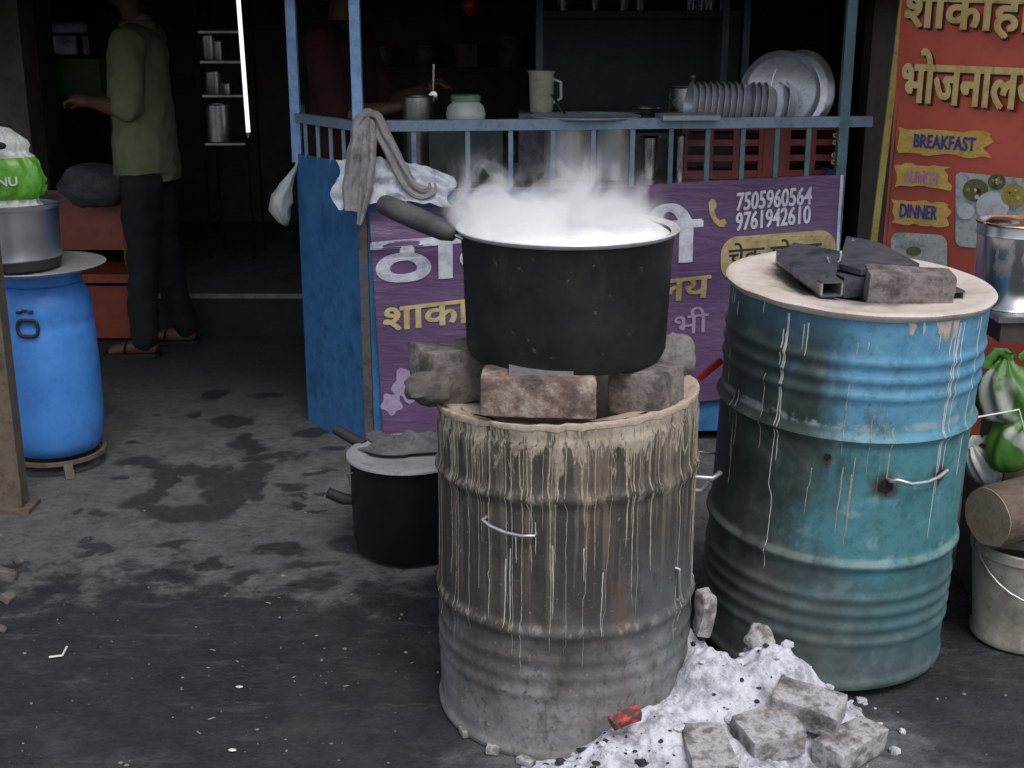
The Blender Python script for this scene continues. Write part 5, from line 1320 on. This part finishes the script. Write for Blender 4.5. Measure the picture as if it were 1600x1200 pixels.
# utensil rack behind, with tumblers along its shelf
y = 6.0
xl, xr = at_y(838, 20, y).x, at_y(1172, 20, y).x
rk = empty('utensil_rack', ((xl + xr) / 2, y, 0), 'dark teal rack with a shelf of tumblers behind the counter', 'rack')
W = xr - xl
b = MB(); b.box((0, .12, 1.515), (W, .26, .03)); b.build('shelf', M['teal_dark'], rk)
b = MB(); b.box((0, .25, .95), (W, .012, 1.1)); b.build('back_panel', M['teal_dark'], rk)
for x in (-W / 2 + .015, W / 2 - .015, W / 2 - .11): 
    b = MB(); b.box((x, -.01, .99), (.03, .03, 1.98)); b.build('upright', M['teal_rail'], rk)
b = MB(); b.box((0, .12, .75), (W, .26, .03)); b.build('shelf', M['teal_dark'], rk)
tum = MB(); tum.lathe([(.0, .0), (.024, .0), (.026, .004), (.035, .105), (.036, .107), (.033, .105), (.024, .006), (.0, .006)], 28)
tum_me = tum.mesh('tumbler', 40); tum_me.materials.append(M['steel'])
for i, px in enumerate((881, 931, 976, 1001, 1080, 1094, 1108, 1131)):
    q = at_y(px, 12, 5.99); o = link_mesh('steel_tumbler', tum_me, None, (q.x, 5.99 + (.02 if i % 2 else 0), 1.531))
    tag(o, '%s steel tumbler from the left on the dark rack shelf' % ORD[i], 'tumbler', 'row of steel tumblers')
q = at_y(735, 6, 6.3); b = MB(); b.ellipsoid((0, 0, 0), (.04, .03, .05), 18, 12, amp=.25, seed=2); o = b.build('hanging_packet', M['red_plastic'], loc=(q.x, 6.3, 1.56)); tag(o, 'small red packet hanging high behind the counter', 'packet')
b = MB(); b.box((q.x - .0, 6.3, 2.16), (.004, .004, 1.1)); o = b.build('string', M['wire']); tag(o, 'string holding the small red packet', 'string')

# left rack with vessels and a glowing strip for its bright edge
y = 7.0
x0, x1 = at_y(310, 100, y).x, at_y(380, 100, y).x
lr = empty('vessel_rack', ((x0 + x1) / 2, y, .21), 'steel rack with vessels beside the glowing strip', 'rack')
W2 = x1 - x0
for x in (-W2 / 2, W2 / 2):
    for yy in (0, .3):
        b = MB(); b.box((x, yy, .8), (.012, .012, 1.6)); b.build('upright', M['void'], lr)
zsf = []
for py in (50, 97, 150, 225):
    z = at_y(350, py, y).z; zsf.append(z); b = MB(); b.box((0, .15, z - .21), (W2 - .022, .32, .012)); b.build('shelf', M['steel_old'], lr)
for (px, k, r, h, lb) in ((336, 1, .05, .13, 'dim steel vessel on the second shelf of the vessel rack'), (352, 1, .03, .10, 'small bright steel vessel on the second shelf of the vessel rack'), (340, 2, .06, .12, 'dim steel vessel on the third shelf of the vessel rack'),
                          (362, 2, .028, .055, 'tiny bright cup on the third shelf of the vessel rack'), (345, 3, .085, .20, 'largest dim steel vessel on the lowest shelf of the vessel rack')):
    vessel('steel_vessel', px, y + .08, r, h, lb, 'vessel', 'steel_old', z=zsf[k] + .0065, group='vessels on the rack beside the tube')
a, c = at_y(388, 207, 6.9), at_y(368, -60, 6.9)
tl = empty('glint_strip', a, 'thin white glowing strip imitating a bright rack edge', 'glint')
b = MB(); b.tube([Vector((0, 0, 0)), c - a], .011, 12); b.build('glint_line', M['glint'], tl, smooth=60)
b = MB(); b.tube([Vector((0, 0, -.025)), Vector((0, 0, .002))], .014, 12); b.build('end_cap', M['steel_old'], tl)
# pale papers and green box behind the man
p = at_y(102, 96, 8.28)
b = MB(); b.box((0, 0, 0), (.44, .14, .02)); o = b.build('wall_shelf', M['wood_dark'], loc=(p.x, 8.225, p.z - .02)); tag(o, 'thin dark shelf under the small pale window on back wall', 'shelf')
p = at_y(125, 120, 6.95); M['green_box'] = pm('green_box', [(.05, .10, .03), (.07, .13, .045)], .7, 0, 5)
b = MB(); b.box((0, 0, .10), (.27, .18, .20)); b.v = [v + Vector((0, 0, 0)) for v in b.v]; o = b.build('green_carton', M['green_box'], loc=(p.x, 6.95, 1.09)); tag(o, 'dull green carton on the shelf table behind the man', 'carton')
b = MB(); b.box((0, 0, 1.07 - .19), (.5, .4, .04))
for x in (-.22, .22):
    for yy in (-.17, .17): b.box((x, yy, .535), (.04, .04, .65))
o = b.build('side_table', M['wood_dark'], loc=(p.x, 6.95, .19)); tag(o, 'dark wooden table carrying the green carton', 'table')

# ---------------------------------------------------------------- orange bench and sack
bx = at_y(160, 470, 6.05)
bn2 = empty('orange_bench', (bx.x, 5.98, 0), 'orange red painted bench behind the blue barrel', 'bench')
zb = lambda py, yy: at_y(160, py, yy).z
xr_ = at_y(214, 470, 5.95).x - bx.x; xl_ = xr_ - .9
b = MB(); b.box(((xl_ + xr_) / 2, 0, (.02 + zb(446, 5.98)) / 2), (.9, .025, zb(446, 5.98) - .02)); b.build('base_board', M['orange'], bn2)
b = MB(); b.box(((xl_ + xr_) / 2 + .03, .10, zb(425, 6.08)), (.92, .32, .04)); b.build('seat', M['orange'], bn2)
b = MB(); zc = (zb(292, 6.2) + zb(385, 6.2)) / 2; b.box(((xl_ + xr_) / 2 - .06, .24, zc), (.86, .03, zb(292, 6.2) - zb(385, 6.2)), Matrix.Rotation(R(-6), 4, 'X')); b.build('backrest', M['orange'], bn2)
for x in (xl_ + .04, xr_ - .09):
    b = MB(); b.box((x, .21, .35), (.04, .04, .70)); b.build('leg', M['orange'], bn2)
b = MB(); b.ellipsoid((0, 0, 0), (.17, .13, .10), 26, 16, amp=.25, freq=1.6, seed=8); o = b.build('sack', M['cloth_dark'], loc=at_y(150, 290, 6.16), smooth=60); tag(o, 'dark lumpy sack slumped on the orange bench', 'sack')

# ---------------------------------------------------------------- people
def limb(mb, pts, rs, ry=None, n=16, steps=5):
    P = [Vector(p) for p in pts]; out = []; ro = []; ry_ = []
    for i in range(len(P) - 1):
        for k in range(steps):
            t = k / steps; s = t * t * (3 - 2 * t)
            out.append(P[i].lerp(P[i + 1], t)); ro.append(rs[i] + (rs[i + 1] - rs[i]) * s)
            if ry: ry_.append(ry[i] + (ry[i + 1] - ry[i]) * s)
    out.append(P[-1]); ro.append(rs[-1])
    if ry: ry_.append(ry[-1])
    mb.tube(out, ro, n, ry=ry_ if ry else None, up=Vector((0, 1, 0)) if abs((P[1] - P[0]).normalized().z) > .7 else None)
    mb.ellipsoid(out[0], (ro[0],) * 3 if not ry else (min(ro[0], ry_[0]),) * 3, 12, 8); mb.ellipsoid(out[-1], (ro[-1],) * 3 if not ry else (min(ro[-1], ry_[-1]),) * 3, 12, 8)

def hand(mb, wrist, d, palm_n, curl=.9, s=1.0):
    """wrist point, pointing direction, palm normal"""
    d = Vector(d).normalized(); n = Vector(palm_n).normalized(); n = (n - d * n.dot(d)).normalized(); side = d.cross(n)
    limb(mb, [wrist, wrist + d * .045 * s, wrist + d * .085 * s], [.021 * s, .028 * s, .026 * s], n=12, steps=3)
    for k, (o, L) in enumerate(((-.030, .068), (-.010, .078), (.010, .073), (.029, .056))):
        b0 = wrist + d * .085 * s + side * o * s; q = [b0]; dd = d.copy(); rs = [.0095 * s]
        for j, f in enumerate((.45, .32, .23)):
            ang = curl * (.35 + .45 * j); v = d * math.cos(ang) + n * math.sin(ang)
            q.append(q[-1] + v * L * f * s); rs.append((.009 - .0008 * j) * s)
        limb(mb, q, rs, n=8, steps=2)
    t0 = wrist + d * .03 * s - side * .026 * s
    limb(mb, [t0, t0 + (d * .6 - side * .75 + n * .3).normalized() * .035 * s, t0 + (d * .6 - side * .75 + n * .3).normalized() * .035 * s + (d * .9 + n * .45).normalized() * .03 * s], [.013 * s, .011 * s, .009 * s], n=8, steps=2)

def person(base, yaw, label, shirt, trousers, pose):
    """local frame: facing +X, z up, left hand side +Y"""
    J = pose
    o = empty('person', base, label, 'person', rot=(0, 0, yaw))
    mb = MB()
    # trunk
    limb(mb, [(0, 0, .90), (.01, 0, 1.05), (.015, 0, 1.22), (.0, 0, 1.38), (-.005, 0, 1.45)], [.105, .095, .115, .11, .07], [.155, .140, .155, .165, .09], 20)
    hx = J.get('head', (.035, 0)); 
    limb(mb, [(-.005, 0, 1.44), (.015, 0, 1.53), (.03, 0, 1.58)], [.058, .054, .056], n=14)
    # head: skull, jaw, nose, ears
    mb.ellipsoid((.025, 0, 1.665), (.098, .076, .108), 24, 18); mb.ellipsoid((.065, 0, 1.605), (.055, .052, .058), 18, 12)
    mb.ellipsoid((.122, 0, 1.640), (.022, .014, .018), 12, 8); mb.tube([(.112, 0, 1.672), (.130, 0, 1.645)], [.009, .013], 8)
    for s in (1, -1):
        mb.ellipsoid((.02, s * .078, 1.645), (.020, .010, .032), 10, 8); mb.ellipsoid((.108, s * .032, 1.676), (.016, .016, .010), 10, 8)
    mb.ellipsoid((.112, 0, 1.604), (.012, .024, .006), 10, 6); mb.ellipsoid((.112, 0, 1.592), (.012, .020, .006), 10, 6)
    for s, k in ((1, 'L'), (-1, 'R')):
        sh = Vector((-.005, s * .175, 1.405)); el = Vector(J['elbow' + k]); wr = Vector(J['wrist' + k])
        limb(mb, [(0, s * .10, 1.40), sh, sh.lerp(el, .5), el], [.06, .058, .047, .041]); limb(mb, [el, el.lerp(wr, .35), wr], [.041, .040, .026])
        hand(mb, wr, wr - el + Vector(J.get('hd' + k, (0, 0, 0))), J.get('pn' + k, (0, 0, -1)))
        hp = Vector((0, s * .088, .90)); kn = Vector(J['knee' + k]); an = Vector(J['ankle' + k])
        limb(mb, [hp, hp.lerp(kn, .5), kn], [.086, .074, .056]); limb(mb, [kn, kn.lerp(an, .35), an], [.056, .054, .036])
        limb(mb, [an + Vector((-.03, 0, -.045)), an + Vector((.05, 0, -.045)), an + Vector((.15, s * .01, -.058))], [.032, .036, .022], n=12)
        for t in range(5): limb(mb, [an + Vector((.14, s * (-.028 + .014 * t), -.062)), an + Vector((.185 - .006 * t, s * (-.030 + .015 * t), -.066))], [.010, .008], n=8, steps=1)
    me = remeshed(mb, 'body', .0085, 2); me.materials.append(M['skin']); body = link_mesh('body', me, o)
    def fold(amp):
        return lambda p, n: p + n * (amp * mnoise.noise(Vector((p.x * 9, p.y * 9, p.z * 5))) + amp * 1.6 * (.25 - abs(mnoise.noise(Vector((p.x * 7 + p.z * 6, p.y * 7 - p.z * 4, p.z * 9))))) + amp * .5 * mnoise.noise(p * 22))
    # shirt
    sb = MB(); hem = J.get('hem', .80)
    limb(sb, [(0, 0, hem + .03), (.005, 0, 1.0), (.015, 0, 1.2), (.0, 0, 1.37), (-.005, 0, 1.455)], [.145, .138, .134, .126, .072], [.205, .190, .185, .190, .085], 22)
    for s, k in ((1, 'L'), (-1, 'R')):
        sh = Vector((-.005, s * .175, 1.405)); el = Vector(J['elbow' + k]); e2 = sh.lerp(el, .92)
        limb(sb, [(0, s * .10, 1.40), sh, sh.lerp(e2, .5), e2], [.085, .080, .074, .078])
    sm = remeshed(sb, 'shirt', .010, 3, fold(.010))
    bm = bmesh.new(); bm.from_mesh(sm); bmesh.ops.bisect_plane(bm, geom=bm.verts[:] + bm.edges[:] + bm.faces[:], plane_co=(0, 0, hem), plane_no=(0, 0, 1), clear_inner=True); bm.to_mesh(sm); bm.free()
    sm.materials.append(M[shirt]); link_mesh('shirt', sm, o)
    cb_ = MB(); cb_.lathe([(.062, 0), (.078, .004), (.082, .020), (.070, .040), (.064, .040), (.060, .0)], 28, c=(-.002, 0, 1.452)); cb_.build('collar', M[shirt], o, smooth=60)
    # trousers
    tb = MB(); limb(tb, [(0, 0, .86), (0, 0, .98)], [.120, .112], [.168, .155], 18)
    for s, k in ((1, 'L'), (-1, 'R')):
        hp = Vector((0, s * .088, .88)); kn = Vector(J['knee' + k]); an = Vector(J['ankle' + k])
        limb(tb, [hp, hp.lerp(kn, .5), kn, kn.lerp(an, .5), an + Vector((0, 0, .0))], [.100, .092, .076, .068, .062])
    tm = remeshed(tb, 'trousers', .010, 3, fold(.010)); tm.materials.append(M[trousers]); link_mesh('trousers', tm, o)
    # hair
    hb = MB(); hb.ellipsoid((.010, 0, 1.690), (.106, .085, .100), 26, 18, amp=.03, freq=6); hb.ellipsoid((-.035, 0, 1.640), (.060, .072, .075), 20, 14)
    hm = remeshed(hb, 'hair', .008, 1)
    bm = bmesh.new(); bm.from_mesh(hm); bmesh.ops.bisect_plane(bm, geom=bm.verts[:] + bm.edges[:] + bm.faces[:], plane_co=(.075, 0, 1.69), plane_no=(-1, 0, .9), clear_inner=True); bm.to_mesh(hm); bm.free()
    hm.materials.append(M['hair']); link_mesh('hair', hm, o)
    for s, k in ((1, 'L'), (-1, 'R')):      # sandals
        an = Vector(J['ankle' + k]); z0 = an.z - .075 - .012
        pts = [(-.065, -.028), (-.055, -.036), (.06, -.038), (.15, -.048), (.19, -.030), (.195, .01), (.17, .044), (.08, .042), (-.05, .036), (-.068, .02)]
        q = MB(); n = len(pts); q.add([Vector((an.x + x, an.y + y, z0 + h)) for h in (0, .016) for (x, y) in pts], [tuple(range(n))[::-1], tuple(range(n, 2 * n))] + [(i, (i + 1) % n, n + (i + 1) % n, n + i) for i in range(n)])
        sd_ = q.build('sandal', M['black_rubber'], o, smooth=30)
        q = MB(); q.tube([an + Vector((.09, -.046, -.07)), an + Vector((.085, -.032, -.035)), an + Vector((.08, 0, -.022)), an + Vector((.085, .032, -.035)), an + Vector((.09, .044, -.07))], .004, 8, ry=.016); q.build('strap', M['black_rubber'], sd_, smooth=60)
    return o
# man in olive shirt, facing left
f1 = at_z(238, 552)
person((f1.x + .03, f1.y + .07, 0), R(180), 'man in olive shirt and black trousers working at left', 'shirt', 'trousers',
       dict(elbowL=(.00, .245, 1.125), wristL=(.185, .15, 1.15), elbowR=(.05, -.225, 1.13), wristR=(.205, -.08, 1.145), hdL=(.05, -.02, .0), hdR=(.05, .02, 0),
            kneeL=(.03, .10, .50), ankleL=(.045, .115, .088), kneeR=(-.01, -.10, .50), ankleR=(-.075, -.12, .088), hem=.80))
# worker behind the counter, dim
f2 = at_y(532, 100, 5.75)
person((f2.x, 5.75, 0), R(-20), 'dim worker in dark red shirt standing behind the blue posts', 'shirt_red', 'trousers',
       dict(elbowL=(.10, .23, 1.12), wristL=(.33, .16, 1.20), elbowR=(.10, -.23, 1.10), wristR=(.32, -.12, 1.14),
            kneeL=(.02, .10, .50), ankleL=(.0, .11, .088), kneeR=(.02, -.10, .50), ankleR=(-.02, -.11, .088), hem=.82))

# ---------------------------------------------------------------- right edge: steel pail, bags, log, bucket
p = at_y(1572, 476, 3.15)
tb_ = empty('side_stand', (p.x, 3.2, 0), 'low stand with pale steel top at the right edge', 'stand')
b = MB(); b.box((.12, .03, p.z - .012), (.36, .40, .014)); b.build('stand_top', M['steel'], tb_)
b = MB(); b.box((.12, .03, p.z - .045), (.34, .38, .05)); b.build('apron', M['wood_dark'], tb_)
for (x, yy) in ((-.03, .20), (.27, .20), (.27, -.14)):
    b = MB(); b.box((x, yy, (p.z - .07) / 2), (.035, .035, p.z - .07)); b.build('leg', M['wood_dark'], tb_)
pl = empty('steel_pail', (p.x + .01, 3.16, p.z - .004), 'brown stained steel pail with spoon at the right edge', 'pail')
R0 = .092; h = at_y(1560, 352, 3.16).z - p.z + .012
b = MB(); b.lathe([(.0, .0), (R0 * .9, .0), (R0 * .94, .006), (R0, h - .03), (R0 + .003, h - .028), (R0 + .002, h - .02), (R0 + .001, h - .004), (R0 + .007, h), (R0 + .004, h + .003), (R0 - .004, h - .004), (R0 * .9, .01), (.0, .008)], 56); b.build('pail_body', M['steel_stained'], pl, smooth=40)
b = MB(); b.tube([Vector((.02, .01, h - .08)), Vector((.05, -.02, h + .03)), Vector((.085, -.05, h + .11))], .006, 8, ry=.003); b.build('spoon', M['steel'], pl, smooth=60)
b = MB(); b.lathe([(.0, h + .012), (.03, h + .012), (.04, h + .004), (.0, h + .002)], 32, c=(-.045, -.02, 0)); b.build('lid_bowl', M['steel'], pl)
# bucket, slab, log
c = at_z(1588, 1000); BK = Vector((c.x + .02, c.y + .03, 0))
bk = empty('plastic_bucket', BK, 'dirty white plastic bucket on the ground at right edge', 'bucket')
b = MB(); b.lathe([(.0, .0), (.115, .0), (.122, .006), (.124, .02), (.118, .03), (.135, .20), (.137, .235), (.143, .24), (.143, .262), (.136, .264), (.131, .20), (.112, .02), (.0, .012)], 64); b.build('bucket_body', M['white_enamel'], bk, smooth=40)
b = MB(); b.tube([Vector((.14 * math.cos(a), -.02 + .14 * math.sin(a) * .9, .25 - .10 * max(0, -math.sin(a)))) for a in [R(180 + q * 180 / 14) for q in range(15)]], .003, 8); b.build('wire_handle', M['wire'], bk, smooth=60)
me = brick_mesh((.42, .20, .03), 61, .006, .004, 2, 'plank'); me.materials.append(M['plank']); o = link_mesh('plank', me, None, (BK.x + .07, BK.y + .0, .279), (0, R(0), R(-14))); tag(o, 'rough grey plank lying across the white bucket', 'plank')
L0 = at_y(1544, 808, 2.86)
lg = empty('log', L0, 'short sawn log with pale cut end at the right edge', 'log')
ax = Vector((.62, .30, .02)).normalized()
rn = random.Random(3)
b = MB(); b.tube([ax * t for t in (0, .05, .12, .2, .3, .42)], [.074, .0755, .074, .077, .075, .073], 36, crinkle=lambda a, t: 1 + .06 * mnoise.noise(Vector((math.cos(a) * 2, math.sin(a) * 2, t * 3))) + .03 * mnoise.noise(Vector((math.cos(a) * 7, math.sin(a) * 7, t * 3)))); b.build('bark', M['bark'], lg, smooth=50)
b = MB(); b.tube([ax * -.003, ax * .001], [.0715, .073], 36, crinkle=lambda a, t: 1 + .06 * mnoise.noise(Vector((math.cos(a) * 2, math.sin(a) * 2, 0)))); b.build('cut_end', M['log_end'], lg, smooth=30)
# green bags leaning above the log
def bag(px, py, y, r, label, mat, seed, amp=.22):
    """soft carrier bag: pleated at the gathered neck, bulging and creased below"""
    c = at_y(px, py, y); o = empty('grocery_bag', c, label, 'bag', 'bags piled above the log')
    def pleat(a, t):
        k = (1 - t) ** 1.2
        return 1 + (.05 + .22 * k) * math.sin(9 * a + seed + 3 * mnoise.noise(Vector((math.cos(a), math.sin(a), t * 2 + seed)))) * .6 + .28 * (.3 - abs(mnoise.noise(Vector((math.cos(a) * 1.6, math.sin(a) * 1.6, t * 3.2 + seed)))))
    zs_ = [1.28, 1.15, 1.0, .85, .68, .5, .3, .1, -.1, -.3, -.5, -.68, -.84, -.95, -1.0]; rs_ = [.30, .16, .24, .42, .62, .78, .9, .97, 1.0, 1.0, .96, .88, .72, .48, .1]
    b = MB(); b.tube([Vector((.02 * math.sin(z * 2 + seed), .01 * z, z * r[2])) for z in zs_], [q * r[0] for q in rs_], 72, ry=[q * r[1] for q in rs_], crinkle=pleat, up=Vector((0, 1, 0))); b.build('bag_body', M[mat], o, smooth=80)
    for sx in (-1, 1):
        b = MB(); b.tube([Vector((sx * r[0] * q, 0, r[2] * z)) for (q, z) in ((.12, 1.1), (.35, 1.3), (.55, 1.32), (.75, 1.1), (.85, .85))], .004, 10, ry=.012, crinkle=crk(seed + sx, .3)); b.build('handle', M[mat], o, smooth=80)
    return o
bag(1580, 618, 3.05, (.085, .07, .085), 'green and white printed bag under the steel pail', 'green_bag', 3)
bag(1600, 690, 3.0, (.075, .06, .070), 'green bag bulging lower, just above the log', 'green_bag', 6)
bag(1530, 728, 3.05, (.036, .04, .055), 'small dirty white bag squeezed beside the blue stove', 'bag_white', 9)
b = MB(); b.tube([at_y(1526, 652, 2.90), at_y(1560, 646, 2.90), at_y(1592, 640, 2.90), at_y(1597, 660, 2.90), at_y(1604, 690, 2.90)], .0025, 6); o = b.build('twine', M['litter'], smooth=60); tag(o, 'thin pale twine hanging across the green bags', 'twine')
b = MB(); b.box((0, 0, .18), (.36, .22, .36)); o = b.build('wooden_box', M['wood_dark'], loc=(BK.x + .14, 3.26, 0), rot=(0, 0, R(-8))); tag(o, 'dark wooden box behind the log at the right edge', 'box')
b = MB(); b.box((0, 0, 0), (.34, .24, .22)); o = b.build('wooden_box', M['rust_post'], loc=(BK.x + .16, 3.24, .47), rot=(0, 0, R(-4))); tag(o, 'brown box stacked behind the green bags', 'box')

# ---------------------------------------------------------------- dim clutter at the back of the eatery
sh = empty('back_shelf', (.2, 8.2, 0), 'long dim wall shelf crowded with tins at the back', 'shelf')
b = MB(); b.box((0, 0, 1.18), (3.0, .22, .03)); b.build('board', M['wood_dark'], sh)
for x in (-1.3, 0, 1.3):
    b = MB(); b.box((x, .05, .58), (.05, .05, 1.17)); b.build('support', M['wood_dark'], sh)
rn = random.Random(9)
pos = ['first', 'second', 'third', 'fourth', 'fifth', 'sixth', 'seventh', 'eighth', 'ninth', 'tenth']
for i in range(10):
    x = -1.1 + i * .27 + rn.uniform(-.04, .04); hh = rn.uniform(.12, .26); r = rn.uniform(.06, .10)
    b = MB()
    if i % 3: b.lathe([(.0, 0), (r, 0), (r, hh * .88), (r * .9, hh * .9), (r * .9, hh), (.0, hh)], 24)
    else: b.box((0, 0, hh / 2), (r * 1.8, r * 1.4, hh)); b.box((0, 0, hh + .006), (r * 1.7, r * 1.3, .012))
    o = b.build('storage_tin', M['tin_dim'], loc=(x, 8.18, 1.196)); tag(o, '%s dim storage tin from the left on the back wall shelf' % pos[i], 'tin', 'tins on the back wall shelf')
b = MB(); b.tube([(at_y(690, 100, 7.6).x, 7.6, 2.68), (at_y(694, 100, 7.6).x, 7.58, 1.9), (at_y(700, 100, 7.6).x, 7.6, 1.45)], .005, 6); o = b.build('hanging_wire', M['black_rubber']); tag(o, 'black wire hanging down deep inside the eatery', 'wire')
p = at_y(672, 105, 5.2); b = MB(); b.tube([Vector((0, 0, 0)), Vector((.004, 0, .11))], [.004, .006], 8); b.ellipsoid((0, 0, -.01), (.02, .008, .026), 14, 8); o = b.build('steel_spoon', M['steel'], loc=(p.x + .02, 5.05, 1.225), smooth=60); tag(o, 'steel spoon sticking up from the dull tall canister', 'spoon')
